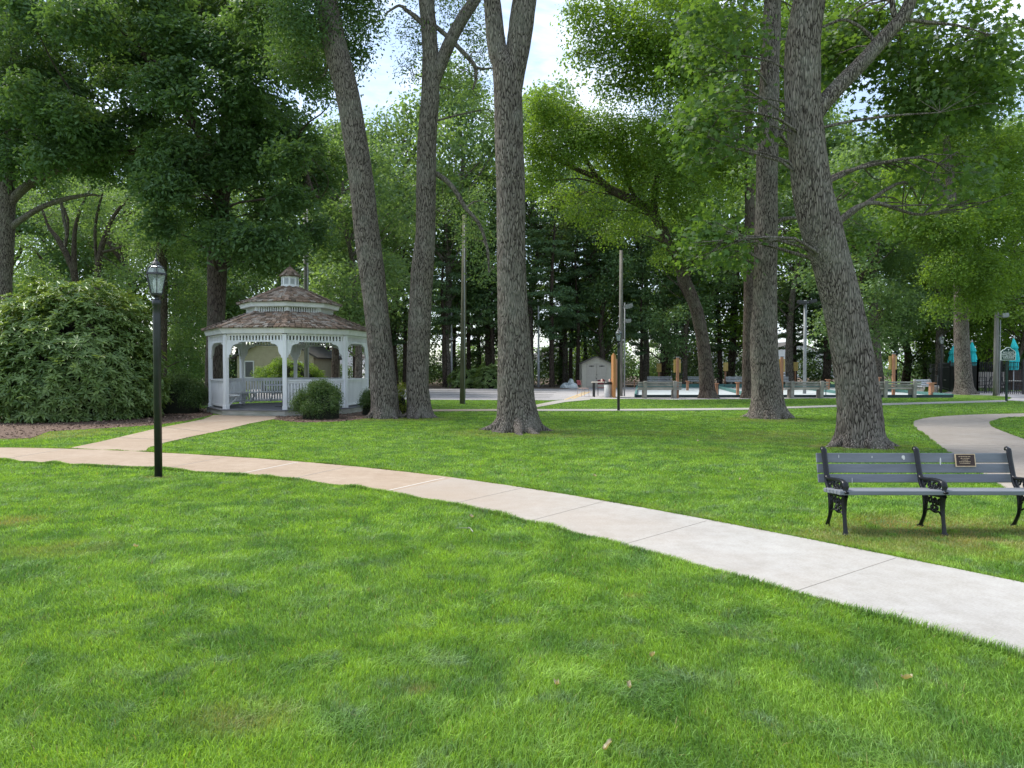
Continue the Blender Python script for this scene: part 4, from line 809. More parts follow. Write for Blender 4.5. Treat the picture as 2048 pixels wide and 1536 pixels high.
tree('tree', 'leaning brown tree beside the courts with one long limb reaching left', 'tree', None,
     [(1417, 797, 40), (1415, 782, 31), (1411, 733, 27), (1406, 683, 25), (1396, 633, 25), (1386, 600, 24), (1372, 565, 22), (1355, 520, 21), (1338, 490, 20), (1325, 457, 18), (1310, 430, 16), (1310, 380, 12), (1325, 300, 9)],
     limbs=[([(1325, 457, 15), (1290, 414, 17), (1241, 389, 17), (1213, 374, 15), (1198, 358, 12), (1152, 338, 10), (1112, 318, 8), (1089, 310, 7), (1062, 290, 4)], None),
            ([(1212, 374, 9), (1198, 358, 10), (1175, 325, 9), (1157, 300, 7), (1127, 292, 5), (1090, 306, 3)], None),
            ([(1372, 560, 11), (1400, 480, 10), (1407, 420, 10), (1406, 394, 9), (1392, 370, 8), (1362, 352, 6), (1330, 346, 4)], None),
            ([(1285, 412, 10), (1262, 380, 8), (1245, 320, 7), (1235, 260, 4)], None), ([(1112, 318, 4), (1082, 240, 5), (1070, 220, 3)], None)],
     clumps=[(1060, 285, 35, 36, 34, .8), (1068, 360, 35, 40, 34, .7), (1085, 205, 34, 36, 32, .9), (1120, 235, 35, 55, 42), (1150, 280, 34, 62, 40, .9), (1200, 255, 34, 70, 42), (1100, 320, 35, 50, 45, .7), (1260, 290, 35, 80, 55), (1330, 260, 36, 80, 50), (1230, 340, 36, 70, 45, .6), (1320, 350, 35, 80, 55, .8), (1400, 300, 36, 70, 60),
             (1390, 400, 35, 70, 50, .8), (1300, 430, 36, 70, 45, .5), (1180, 420, 36, 60, 38, .5), (1120, 400, 37, 50, 30, .4), (1420, 480, 35, 60, 50, .8), (1350, 510, 36, 50, 36, .5), (1230, 465, 37, 50, 30, .45)],
     leaf=LF_BRIGHT, size=.125, asp=.6, shape='quad', flare=.3, seed=17, n=24, step=.15, maxn=60000, lai=2.3, bark=BARKD, spray=.5, per=16)
tree('tree', 'grey trunk hollow at its foot, in front of the black fence between closed umbrellas', 'tree', None,
     [(1930, 789, 40), (1928, 775, 33), (1926, 740, 30), (1923, 680, 27), (1922, 600, 24), (1918, 510, 21), (1905, 420, 18), (1899, 338, 15), (1892, 280, 13), (1885, 180, 10)],
     limbs=[([(1905, 430, 12), (1890, 390, 13), (1875, 364, 13), (1852, 326, 11), (1830, 285, 9), (1815, 262, 5)], None), ([(1875, 364, 6), (1850, 358, 6), (1820, 368, 4)], None)],
     clumps=[(1840, 440, 40, 60, 50), (1900, 460, 39, 60, 50), (1960, 450, 40, 60, 60), (2020, 420, 41, 60, 70), (1890, 540, 38.5, 46, 40, .8), (1960, 545, 39, 55, 50), (1885, 615, 38.5, 28, 26, .7), (1955, 605, 39, 45, 30, .8), (1820, 340, 41, 50, 50, .6), (1940, 320, 42, 70, 60, .8), (2020, 300, 42, 60, 60, .8), (1870, 240, 42, 80, 60, .7), (1790, 430, 41, 40, 50, .7), (2010, 540, 40, 45, 50, .8), (1950, 180, 41, 90, 60, .7)],
     leaf=LF_BRIGHT, size=.15, asp=.5, shape='quad', ztop=14, flare=.5, seed=18, n=24, step=.15, maxn=60000, lai=2.6, bark=BARK, spray=.6, per=16)
tree('tree', 'dark oak behind the gazebo, its broad blue-green crown filling the upper left', 'tree', 29.5,
     [(428, 810, 40), (428, 760, 34), (432, 640, 33), (435, 520, 36), (438, 450, 34), (446, 380, 27), (452, 300, 22), (452, 200, 18), (448, 110, 15), (446, 20, 12)],
     limbs=[([(440, 340, 14), (400, 270, 15), (360, 200, 17), (335, 165, 17), (297, 116, 16), (259, 75, 15), (219, 34, 13), (180, -30, 11)], None),
            ([(350, 190, 9), (330, 110, 9), (322, 62, 11), (300, 10, 9)], None), ([(448, 120, 12), (431, 100, 14), (418, 70, 12), (406, 40, 11), (392, -20, 9)], None),
            ([(436, 400, 12), (350, 318, 10), (290, 306, 10), (240, 302, 10), (222, 290, 9), (203, 250, 9), (190, 228, 9), (172, 224, 8), (150, 237, 8), (137, 262, 6), (105, 290, 4)], [0, 0, 0, 0, -.5, -.5, -.5, -.5, -.5, -1, -1]),
            ([(446, 365, 10), (500, 330, 9), (556, 325, 10), (594, 331, 9), (612, 347, 9), (622, 375, 7), (640, 400, 4)], None), ([(448, 350, 8), (425, 360, 8), (404, 345, 4)], None)],
     clumps=fill(-20, -60, 640, 330, 25.5, 34, 60, 45, 85, 1.0, 21) + fill(270, 300, 590, 510, 25, 29, 17, 38, 62, 1.0, 22) + fill(0, 130, 220, 330, 26, 32, 9, 45, 70, .95, 23) + fill(520, 300, 700, 480, 29, 33, 7, 35, 55, .8, 24) + [(440, 520, 31, 60, 30, .6), (560, 520, 31, 55, 36, .8)],
     leaf=LF_OAK, size=.20, asp=.46, shape='leaf', ztop=16, flare=.3, seed=19, n=28, step=.15, maxn=115000, lai=2.5, bark=BARKD, spray=.5, per=15, updown=1.2, flat=.12)
tree('tree', 'grey-brown trunk at the far left edge with two bare limbs sweeping right', 'tree', 30.5,
     [(0, 806, 48), (1, 760, 42), (3, 680, 36), (6, 560, 31), (10, 464, 33), (12, 402, 32), (14, 340, 25), (20, 280, 20), (26, 180, 16), (30, 60, 13)],
     limbs=[([(14, 420, 16), (28, 396, 17), (57, 370, 15), (92, 351, 13), (115, 341, 12), (148, 335, 9), (180, 325, 7), (215, 318, 4)], None),
            ([(12, 470, 12), (27, 450, 12), (61, 427, 11), (86, 413, 10), (123, 400, 9), (150, 394, 8), (180, 389, 6), (200, 392, 3)], None), ([(122, 401, 6), (128, 440, 6), (133, 470, 5), (126, 500, 3)], None)],
     clumps=fill(-120, -20, 130, 300, 28, 33, 14, 50, 80, 1, 31) + [(200, 330, 31, 55, 26, .6), (-60, 380, 31, 60, 70)],
     leaf=LF_OAK, size=.13, asp=.55, shape='quad', ztop=17, flare=.3, seed=20, n=24, step=.15, maxn=30000, lai=1.8, bark=BARK, spray=.6)
tree('tree', 'forked bare-stemmed tree rising behind the big rhododendron under a thin crown', 'tree', 42,
     [(150, 790, 16), (152, 650, 14), (150, 556, 13), (140, 525, 12), (131, 505, 11), (113, 474, 9), (98, 455, 6), (85, 420, 4)],
     limbs=[([(152, 640, 10), (149, 540, 10), (148, 500, 9), (150, 460, 8), (160, 420, 6), (180, 380, 3)], None), ([(190, 790, 13), (193, 620, 12), (195, 556, 12), (198, 520, 11), (203, 495, 11), (213, 464, 9), (221, 443, 8), (240, 415, 6), (262, 390, 3)], None),
            ([(203, 505, 6), (225, 500, 6), (240, 495, 5), (262, 488, 2)], None), ([(128, 500, 7), (134, 470, 6), (136, 440, 5), (128, 415, 4)], None), ([(196, 560, 5), (190, 470, 6), (196, 420, 5), (206, 385, 3)], None), ([(85, 520, 5), (60, 490, 5), (40, 470, 4)], None)],
     clumps=fill(30, 340, 330, 560, 40, 46, 17, 28, 50, .62, 41) + [(60, 570, 41, 50, 40, .8)], leaf=LF_MID, size=.14, asp=.6, flare=.2, seed=22, n=14, step=.3, maxn=26000, lai=1.5, bark=BARKD, spray=.6)
tree('tree', 'slim brown trunk straight behind the near lamp post', 'tree', 37,
     [(321, 794, 24), (322, 740, 21), (324, 620, 20), (324, 520, 19), (322, 420, 16), (318, 300, 12)], clumps=[(360, 480, 37, 60, 50, .9), (300, 450, 38, 40, 45, .6), (370, 570, 38, 60, 45, .9), (390, 640, 38, 50, 50, .9), (340, 690, 39, 46, 50, .9), (290, 500, 38, 40, 30, .6), (380, 720, 39, 40, 50, .9), (340, 360, 37, 70, 60)],
     leaf=LF_MID, size=.12, asp=.6, flare=.2, seed=23, n=16, step=.3, maxn=26000, lai=1.9, bark=BARKD, spray=.5)
tree('tree', 'pale slender trunk just right of the curving maple trunk', 'tree', 50,
     [(1757, 780, 26), (1755, 740, 20), (1750, 680, 18), (1747, 600, 16), (1746, 520, 14), (1742, 420, 11), (1738, 320, 8)], clumps=[(1720, 470, 50, 60, 50, .8), (1790, 500, 50, 60, 50, .8), (1760, 560, 51, 60, 40, .7), (1700, 560, 50, 40, 40, .7), (1760, 400, 50, 70, 60, .8), (1810, 610, 50, 50, 46, .9), (1780, 660, 51, 50, 40, .8), (1690, 390, 50, 60, 50, .7)],
     leaf=LF_MID, size=.15, asp=.6, flare=.2, seed=24, n=16, step=.3, maxn=30000, lai=1.8, bark=BARK, spray=.7)
# ================================================================== shrubs
def blobclumps(cx, cy, rx, ry, h, n, r_, seed, low=.1):
    """clump centres over the surface of a dome"""
    q = np.random.RandomState(seed); o_ = []
    for _ in range(n):
        a = q.uniform(0, 2 * math.pi); e = math.asin(q.uniform(0, 1)); k = q.uniform(.55, .85)
        o_.append((cx + rx * k * math.cos(a) * math.cos(e), cy + ry * k * math.sin(a) * math.cos(e), low + r_ * .6 + (h - r_ * 1.4) * math.sin(e) * q.uniform(.8, 1), r_ * q.uniform(.8, 1.2), r_ * q.uniform(.8, 1.2), r_ * q.uniform(.75, 1.05), 1.0))
    return o_
CORE = M('shrub_shade_core', (0.022, 0.026, 0.014), (0.012, 0.013, 0.008), 0.95, 9, 0.6)  # solid core added inside shrubs, inner shade put into its dark colour
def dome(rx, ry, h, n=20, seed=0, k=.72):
    """solid lumpy dome; inside a shrub it stands in for the shaded interior"""
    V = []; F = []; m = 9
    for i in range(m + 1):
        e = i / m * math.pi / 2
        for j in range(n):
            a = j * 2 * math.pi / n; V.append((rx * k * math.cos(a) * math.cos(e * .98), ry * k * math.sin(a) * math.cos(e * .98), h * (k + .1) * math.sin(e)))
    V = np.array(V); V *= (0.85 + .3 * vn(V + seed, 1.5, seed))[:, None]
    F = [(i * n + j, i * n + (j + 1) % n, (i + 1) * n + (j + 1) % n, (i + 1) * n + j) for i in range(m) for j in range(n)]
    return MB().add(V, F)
def shrub(name, loc, rx, ry, h, label, leaf, size, cat='shrub', lai=1.6, n=16, r_=None, seed=1, spray=.16, maxn=30000, asp=.45, shape='quad', group=None, k=.72):
    root = empty(name, loc, label, cat, group); r_ = r_ or min(rx, h) * .38
    dome(rx, ry, h, seed=seed, k=k).build('shade_core', CORE, root, True)
    V, F, A = foliage(blobclumps(0, 0, rx, ry, h, n, r_, seed), size, asp, shape, lai, spray, 12, .3, .5, maxn, core=.95)
    npmesh('foliage', V, [F], leaf, root, False, {'v': A}); return root
# big rhododendron: rosettes of long drooping leaves on a lumpy mound
def rhodo(loc, rx, ry, h, label, nros, seed, leafL=.15, name='rhododendron'):
    root = empty(name, loc, label, 'shrub'); q = np.random.RandomState(seed)
    dome(rx, ry, h, 28, seed, .70).build('shade_core', CORE, root, True)
    a = q.uniform(0, 2 * math.pi, nros); e = np.arcsin(q.uniform(0, 1, nros) ** 1.15); ce, se = np.abs(np.cos(e)) ** .72, np.sign(np.sin(e)) * np.abs(np.sin(e)) ** .9; d = np.stack([np.cos(a) * ce, np.sin(a) * ce, se], 1)
    lump = .80 + .34 * vn(d * 2.6 + seed, 1, seed) + .10 * vn(d * 8, 1, seed + 1); rad = q.uniform(.80, 1.0, nros) * lump
    taper = 1 - .10 * (d[:, 2] < .12); C = d * rad[:, None] * np.array([rx, ry, h]) * taper[:, None]; C[:, 2] = np.maximum(C[:, 2], .12)
    Nn = d * [1, 1, .8] + [0, 0, .65] + q.normal(size=(nros, 3)) * .28; Nn /= np.linalg.norm(Nn, axis=1)[:, None]
    per = 10; k = np.repeat(np.arange(nros), per); th = np.tile(np.arange(per) * 2 * math.pi / per, nros) + np.repeat(q.uniform(0, 6, nros), per) + q.normal(size=nros * per) * .2
    u = np.cross(Nn, [0.3, 0.2, 1]); u /= np.linalg.norm(u, axis=1)[:, None]; v_ = np.cross(Nn, u)
    dirn = u[k] * np.cos(th)[:, None] + v_[k] * np.sin(th)[:, None]; lift = q.uniform(-.25, .6, nros * per); Ld = dirn + Nn[k] * lift[:, None]; Ld /= np.linalg.norm(Ld, axis=1)[:, None]
    L_ = leafL * q.uniform(.7, 1.15, nros * per); cen = C[k] + Ld * (L_ * .55)[:, None]; nn = Nn[k] - dirn * lift[:, None]
    V, F = leaf_mesh(cen, nn, L_, .30, 'leaf', Ld)
    A = np.repeat(np.clip(.5 * np.repeat(q.uniform(0, 1, nros), per) + .5 * q.uniform(0, 1, nros * per), 0, 1), 6)
    npmesh('foliage', V, F, LF_RHODO, root, False, {'v': A}); return root
c = at(152, 800, 21.9); rhodo((c[0], 21.9, 0), 2.55, 2.3, 4.02, 'huge rounded rhododendron with whorled glossy leaves on the far left', 4300, 3, .205)
c = at(352, 800, 24.6); shrub('clipped_shrub', (c[0], 24.6, 0), 1.12, 1.05, 1.42, 'low wide clipped shrub between the rhododendron and the gazebo', LF_BOX, .06, seed=5, n=26, r_=.34, lai=1.6, maxn=36000, asp=.35)
c = at(641, 800, 21.7); shrub('clipped_shrub', (c[0], 21.7, 0), .80, .75, 1.17, 'round clipped shrub in front of the gazebo railing', LF_BOX, .05, seed=6, n=26, r_=.26, lai=1.6, maxn=36000, asp=.35)
c = at(738, 800, 23.4); shrub('clipped_shrub', (c[0], 23.4, 0), .30, .3, .85, 'small dark shrub squeezed between the gazebo and the left grey trunk', LF_BOX, .05, seed=7, n=10, r_=.2, maxn=9000, asp=.35)
c = at(803, 800, 22.9); shrub('sprouting_shrub', (c[0], 22.9, 0), .36, .3, 1.0, 'yellow-green sprouts growing between the two grey trunks', LF_YEL, .055, seed=8, n=12, r_=.2, maxn=7000, lai=.7, asp=.4, k=.5)
c = at(948, 770, 55); rhodo((c[0] - .4, 55, 0), 1.5, 1.2, 1.5, 'low dark broad-leaved bush behind the shuffleboard lanes, left of the other', 320, 9, .24, 'broadleaf_bush')
c = at(982, 770, 54.2); rhodo((c[0], 54.2, 0), 1.35, 1.2, 1.8, 'taller dark broad-leaved bush partly behind the middle trunk', 320, 10, .24, 'broadleaf_bush')
c = at(612, 760, 44); shrub('hedge', (c[0] - 1.0, 44, 0), 2.6, 1.2, 2.1, 'bright green hedge seen through the gazebo below the tan house', LF_BRIGHT, .09, cat='hedge', seed=11, n=24, r_=.6, maxn=20000)
# ================================================================== background woods
def variant_crown(seed, H, z0, rad, n, size, leaf, lai, spray):
    q = np.random.RandomState(seed); cl = []
    for _ in range(n):
        z = q.uniform(z0, H); f = math.sin(math.pi * min(1, max(.12, (z - z0 + 1.5) / (H - z0 + 2.0)))) ** .6; a = q.uniform(0, 2 * math.pi); k = rad * f * math.sqrt(q.uniform(.08, 1))
        r_ = q.uniform(.9, 1.7); cl.append((k * math.cos(a), k * math.sin(a), z, r_, r_, r_ * .7, q.uniform(.6, 1.1)))
    return cl
def make_wood_tree(seed, H, z0, rad, n, leaf, label, loc, bark, size=.25, lai=1.25, group=None):
    root = empty('woodland_tree', loc, label, 'tree', group); q = np.random.RandomState(seed)
    P = np.array([(q.normal() * .12 * i, q.normal() * .12 * i, -.1 + i * H * .9 / 6) for i in range(7)]); rr = .26 * (1 - np.arange(7) / 7.6)
    V, F = bark_tube(P, rr, 12, .5, .012, .3, seed); Vs = [V]; Fs = [F]; b = len(V); cl = variant_crown(seed, H, z0, rad, n, size, leaf, lai, .8)
    for c in cl:
        cp = np.array(c[:3]); z = max(z0 * .5, cp[2] - np.hypot(cp[0], cp[1]) * .8 - .4); a0 = np.array([np.interp(z, P[:, 2], P[:, 0]), np.interp(z, P[:, 2], P[:, 1]), z])
        Pl, rl = spline([a0, (a0 + cp) / 2 + [0, 0, -.15], cp], [.06, .04, .012], .7); V, F = tube(Pl, rl, 5); Vs.append(V); Fs.append(F + b); b += len(V)
    npmesh('trunk', np.concatenate(Vs), [np.concatenate(Fs)], bark, root, True)
    V, F, A = foliage(cl, size, .6, 'quad', lai, .8, 16, .25, .8, 26000); npmesh('crown', V, [F], leaf, root, False, {'v': A}); return root
def wl(px, Y): c = at(px, 760, Y); return (c[0], Y, 0)
WG = 'broadleaf trees at the back of the park'
wa = make_wood_tree(51, 17, 3.5, 4.2, 40, LF_MID, 'broadleaf tree filling the gap between gazebo roof and left grey trunk', wl(668, 47), BARKD, group=WG)
wb = make_wood_tree(52, 19, 4.5, 4.6, 44, LF_MID, 'tall pale green tree just right of the middle trunk, far back', wl(1130, 64), BARK, group=WG)
wc = make_wood_tree(53, 15, 2.5, 4.0, 36, LF_BRIGHT, 'yellow-green tree behind the tan shed', wl(1215, 74), BARKD, group=WG)
WL = [(wa, 30, 58, 1.2, 'dark woodland tree seen beyond the bare limbs at the far left edge'), (wb, 110, 64, 1.15, 'woodland tree behind the left half of the rhododendron'),
      (wa, 250, 58, 1.2, 'woodland tree behind the right shoulder of the rhododendron'), (wc, 350, 62, 1.25, 'woodland tree behind the slim trunk by the near lamp post'),
      (wc, 480, 70, 1.3, 'woodland tree seen through the gazebo, left of its front post'), (wb, 560, 60, 1.1, 'woodland tree right behind the gazebo cupola'),
      (wb, 715, 41, .86, 'mid-green tree whose top rises between the two leaning grey trunks'), (wa, 790, 60, 1.3, 'woodland tree filling the gap between the two grey trunks beside the gazebo'),
      (wb, 895, 58, 1.38, 'woodland tree behind the olive utility pole'), (wa, 975, 62, 1.15, 'woodland tree directly left of the middle trunk, far back'),
      (wb, 1290, 62, 1.15, 'woodland tree behind the leftmost score boards'), (wa, 1370, 56, .85, 'woodland tree behind the leaning brown trunk'), (wc, 1460, 66, 1.5, 'woodland tree behind the court benches, left of the dark brown trunk'),
      (wb, 1580, 58, 1.25, 'woodland tree behind the steel floodlight pole'), (wa, 1650, 60, 1.3, 'woodland tree behind the upper half of the curving maple'),
      (wc, 1810, 64, 1.4, 'woodland tree above the smallest lamp post'), (wb, 1880, 56, 1.25, 'woodland tree behind the lamp post by the black fence'), (wa, 1985, 60, 1.3, 'woodland tree behind the pale floodlight pole at the right'),
      (wc, 2040, 52, .95, 'pale green tree at the right edge behind the sign'), (wb, 2120, 58, 1.1, 'woodland tree cut by the right edge of the view'), (wc, 185, 72, 1.4, 'pale woodland tree far behind the middle of the rhododendron'), (wb, 420, 66, 1.25, 'woodland tree behind the left post of the gazebo'), (wa, 850, 70, 1.25, 'woodland tree far behind the right grey trunk'), (wb, 1060, 62, 1.4, 'woodland tree right behind the middle trunk'), (wa, 1200, 60, 1.0, 'woodland tree behind the litter bin and table'), (wc, 1330, 72, 1.5, 'yellow-green tree far behind the leftmost rear bench'), (wa, 1720, 48, .95, 'woodland tree between the curving maple and the pale slender trunk'), (wc, 1930, 66, 1.5, 'yellow-green tree far behind the hollow-footed trunk'), (wc, -60, 56, 1.3, 'woodland tree cut by the left edge of the view')]
for i, (src, px, Y, s_, lab) in enumerate(WL): copy_tree(src, wl(px, Y), R(77 * i), lab, WG, s_)
def make_pine(seed, H, z0, loc, label, group, rad=2.6):
    q = np.random.RandomState(seed); root = empty('pine_tree', loc, label, 'tree', group)
    P = np.array([(q.normal() * .05 * i, q.normal() * .05 * i, -.1 + i * H / 6) for i in range(7)]); rr = .20 * (1 - np.arange(7) / 6.6)
    V, F = bark_tube(P, rr, 12, .6, .01, .2, seed); Vs = [V]; Fs = [F]; b = len(V); C = []; D = []; S = []
    z = z0
    while z < H - .6:
        for _ in range(q.randint(2, 5)):
            a = q.uniform(0, 2 * math.pi); ln = rad * (1 - (z - z0) / (H - z0)) ** .55 * q.uniform(.45, 1.1) * (1 if z > z0 + 1.2 else q.uniform(.3, .9)); a0 = np.array([0, 0, z]); d = np.array([math.cos(a), math.sin(a), q.uniform(-.12, .2)])
            e = a0 + d * ln; m_ = a0 + d * ln * .5 + [0, 0, .10 * ln]; Pl, rl = spline([a0, m_, e], [.035, .022, .008], .5); V, F = tube(Pl, rl, 5); Vs.append(V); Fs.append(F + b); b += len(V)
            n = int(150 * ln * q.uniform(.5, 1.2)); t = q.beta(2.2, 1.2, n); w_ = q.normal(size=n) * (.10 + .30 * np.sin(np.pi * np.clip(t, .1, .95))) * ln * .6; pr = np.array([-d[1], d[0], 0])
            c = a0 + d * ln * t[:, None] + pr * w_[:, None] + np.stack([0 * t, 0 * t, .10 * ln * np.sin(np.pi * t) + q.normal(size=n) * .07], 1)
            C.append(c); D.append(d + pr * np.sign(w_)[:, None] * .7 + q.normal(size=(n, 3)) * .35); S.append(q.uniform(.16, .30, n))
        z += q.uniform(.35, .7)
    for _ in range(14): # dead stubs
        zz = q.uniform(1.5, z0 + 1); a = q.uniform(0, 6.3); l_ = q.uniform(.4, 1.3); V, F = tube(np.array([[0, 0, zz], [math.cos(a) * l_, math.sin(a) * l_, zz + q.uniform(-.2, .1)]]), np.array([.018, .006]), 4); Vs.append(V); Fs.append(F + b); b += len(V)
    npmesh('trunk', np.concatenate(Vs), [np.concatenate(Fs)], BARKP, root, True)
    C = np.concatenate(C); D = np.concatenate(D); S = np.concatenate(S); nn = np.array([0, 0, 1.]) + rs.normal(size=C.shape) * .8
    V, F = leaf_mesh(C, nn, S, .30, 'quad', D); npmesh('crown', V, F, LF_PINE, root, False, {'v': np.repeat(rs.uniform(0, 1, len(C)), 4)}); return root
PG = 'dark pines along the back of the courts'
pa = make_pine(61, 18, 3.6, wl(810, 60), 'dark pine trunk showing between the two grey trunks beside the gazebo', PG)
pb = make_pine(62, 16, 4.4, wl(890, 57), 'reddish brown pine directly right of the right grey trunk', PG)
pc = make_pine(63, 14, 2.6, wl(735, 62), 'dark pine behind the right corner of the gazebo roof', PG, 3.0)
PL = [(pa, 655, 60, 1.0, 'pine behind the gazebo, between its cupola and the left grey trunk'), (pb, 711, 56, .95, 'black pine trunk seen through the right bay of the gazebo'), (pb, 909, 64, 1.0, 'pine trunk just left of the olive utility pole'),
      (pa, 937, 62, 1.05, 'pine trunk half hidden behind the olive utility pole'), (pc, 959, 66, 1.1, 'pine behind the left broad-leaved bush'), (pb, 985, 59, 1.05, 'pine almost touching the left side of the middle trunk'),
      (pa, 1104, 57, 1.1, 'reddish thick pine right of the slender pale post'), (pc, 1121, 66, 1.15, 'thin pine behind the heap of white bags'), (pb, 1141, 62, 1.0, 'pine left of the red wire chair'), (pa, 1155, 60, .95, 'brown pine touching the left wall of the shed'),
      (pb, 1170, 65, 1.05, 'black pine behind the left half of the shed roof'), (pa, 1283, 58, .75, 'short pale-barked pine left of the smallest score board'), (pc, 1325, 66, 1.3, 'full pine behind the leftmost rear court bench'), (pb, 1371, 57, .9, 'red-brown pine directly left of the leaning brown trunk'),
      (pc, 1440, 64, 1.2, 'full dark pine between the leaning trunk and the dark brown trunk'), (pc, 1590, 60, .95, 'green pine behind the steel floodlight pole'), (pc, 1650, 58, .9, 'pine filling the gap right of the steel floodlight pole'), (pa, 1705, 68, 1.0, 'pine hidden behind the foot of the curving maple'),
      (pc, 1790, 63, .9, 'dark pine between the slender pale trunk and the smallest lamp'), (pc, 1850, 66, 1.0, 'dark pine above the far end of the black fence'), (pa, 580, 64, .9, 'pine seen through the gazebo right of its front post')]
for i, (src, px, Y, s_, lab) in enumerate(PL): copy_tree(src, wl(px, Y), R(67 * i), lab, PG, s_)
# undergrowth below the pines and the far wood (nobody could count it)
q = np.random.RandomState(77); cl = []
for _ in range(220):
    Y = q.uniform(61, 84); px = q.uniform(-200, 1690) if q.rand() < .85 else q.uniform(1690, 2250); c = at(px, 760, Y)
    if 1655 < px < 1800 and Y < 75: continue
    h = q.uniform(.9, 3.4); cl.append((c[0], Y, h * q.uniform(.4, .9), q.uniform(1.1, 2.4), 1.3, h * .6, q.uniform(.5, 1)))
for _ in range(26):
    Y = q.uniform(52, 62); px = q.uniform(1840, 2250); c = at(px, 760, Y); cl.append((c[0] + 4, Y + 6, q.uniform(1, 3.5), 2.2, 1.5, 1.4, 1.0))
V, F, A = foliage(cl, .24, .6, 'quad', 1.1, .6, 14, .4, .3, 60000)
tag(npmesh('undergrowth', V, [F], LF_UNDER, attrs={'v': A}), 'dark tangled undergrowth below the trees at the back of the park', 'undergrowth', kind='stuff')
cl = []
for _ in range(200):
    Y = q.uniform(116, 165); x = q.uniform(-150, 150); cl.append((x, Y, 19 * q.uniform(.05, 1) ** 1.5, q.uniform(2.5, 4.5), 3.0, q.uniform(2.0, 3.2), q.uniform(.35, .8)))
V, F, A = foliage(cl, .6, .6, 'quad', .9, 1.2, 14, .4, .3, 50000)
tag(npmesh('woods', V, [F], LF_MID, attrs={'v': A}), 'far wood closing the view behind the park', 'woods', kind='stuff')
# ================================================================== poles and floodlights
def pole(name, px, py, top, wpx, mat, label, cat='pole', Y=None, taper=.85, heads=(), conduit=None, group=None, headmat=None, lean=0.0):
    b = G(px, py) if Y is None else np.array([at(px, 760, Y)[0], Y, 0]); k = b[1] / FPX; H = CAMZ + (736 - top) * k; r_ = empty(name, (b[0], b[1], 0), label, cat, group)
    mb = MB().tube([(0, 0, -.1), (lean * .5, 0, H * .5), (lean, 0, H)], [wpx * k / 2, wpx * k / 2 * (1 + taper) / 2, wpx * k / 2 * taper], 16); mb.build('pole', mat, r_, True)
    if conduit: x, wd, ct = conduit; MB().tube([((x - px) * k, -.12, 0), ((x - px) * k + .0, -.12, CAMZ + (736 - ct) * k)], wd * k / 2, 8).build('conduit', STEEL, r_, True)
    for hx, hy, hw, hh, tilt in heads:
        x, z = (hx - px) * k, CAMZ + (736 - hy) * k; o = MB().box(0, 0, 0, hw * k, .34, hh * k).box(0, -.02, -hh * k * .55, hw * k * .8, .26, .03).build('floodlight', headmat or STEEL, r_, bevel=.02); o.location = (x, -.1, z); o.rotation_euler = (0, tilt, 0)
        MB().bar((0 if abs(x) < .5 else 0, 0, z - .1), (x, -.1, z), .05, .05).build('bracket', STEEL, r_)
    return r_
pole('utility_pole', 925, 808, 432, 11.5, POLEW, 'olive-stained utility pole standing in the grass strip before the shuffleboard lanes', 'utility pole', taper=.72, conduit=(929.5, 1.6, 450), lean=.1)
pole('light_pole', 613, 798, 400, 9, POLEG, 'grey wooden pole with a floodlight box rising behind the gazebo', 'light pole', conduit=(618.5, 3, 410), heads=[(631, 456, 19, 12, 0.05)], taper=.8)
pole('light_pole', 1241.5, 792.5, 502, 8, POLEG, 'grey wooden pole carrying two floodlights beside the orange board', 'light pole', conduit=(1248, 3, 606), heads=[(1255, 613, 17, 7, -.22), (1255, 642, 11, 6, -.1)], taper=.85)
pole('light_pole', 1609, 788.5, 601, 6.5, STEEL, 'steel pole with a pair of floodlights above the court benches', 'light pole', heads=[(1601, 605, 17, 6, .15), (1622, 603, 14, 6, -.2)], headmat=BLACKM, taper=.9)
pole('light_pole', 1991, 791.5, 624, 10, POLEG, 'pale grey pole with one small floodlight between fence and green sign', 'light pole', heads=[(2003, 631, 13, 8, -.1)], taper=.8, conduit=(1995.5, 2, 640))
for px, Y, top, lab in ((903, 58, 622, 'slender pale post at the wood edge, left of the utility pole'), (1077, 57.5, 612, 'slender pale post at the wood edge, right of the middle trunk')):
    pole('wooden_post', px, 770, top, 5.2, PALEW, lab, 'post', Y=Y, taper=.6, group='slender pale posts at the wood edge')
# ================================================================== bocce courts
PALE = M('court_surface', (0.40, 0.44, 0.46), (0.34, 0.375, 0.39), 0.85, 0.8)
ang = R(10.3); dx, dy = math.sin(ang), math.cos(ang)
XL = [6.35, 12.45, 18.3, 22.9]; YF, LN = 36.6, 18.6
for i in range(3):
    x0, x1 = XL[i] + .05, XL[i + 1] - .05; f = YF + .2
    r_ = empty('bocce_court', (x0, f, 0), ['pale bocce court nearest the shed, edged with teal boards', 'middle pale bocce court behind the trunk with the rubbed scar', 'right-hand pale bocce court behind the curving maple'][i], 'bocce court', 'bocce courts edged with teal boards')
    wd = x1 - x0
    MB().prism([(0, 0), (wd, 0), (wd + LN * dx, LN * dy), (LN * dx, LN * dy)], .016, .035).build('surface', PALE, r_)
    for s, (p, q_) in enumerate([((0, 0), (wd, 0)), ((LN * dx, LN * dy), (wd + LN * dx, LN * dy)), ((0, 0), (LN * dx, LN * dy)), ((wd, 0), (wd + LN * dx, LN * dy))]):
        h_ = (.12, .26, .16, .16)[s]; MB().bar((p[0], p[1], .04 + h_ / 2), (q_[0], q_[1], .04 + h_ / 2), .10, h_).build('border_board', DKGREENB if s == 0 else GREENB, r_)
    for t_ in (.25, .5, .75, .95):
        x, y = LN * dx * t_, LN * dy * t_; MB().box(x + .12, y, .30, .08, .12, .06).build('bracket', BLACKM, r_)
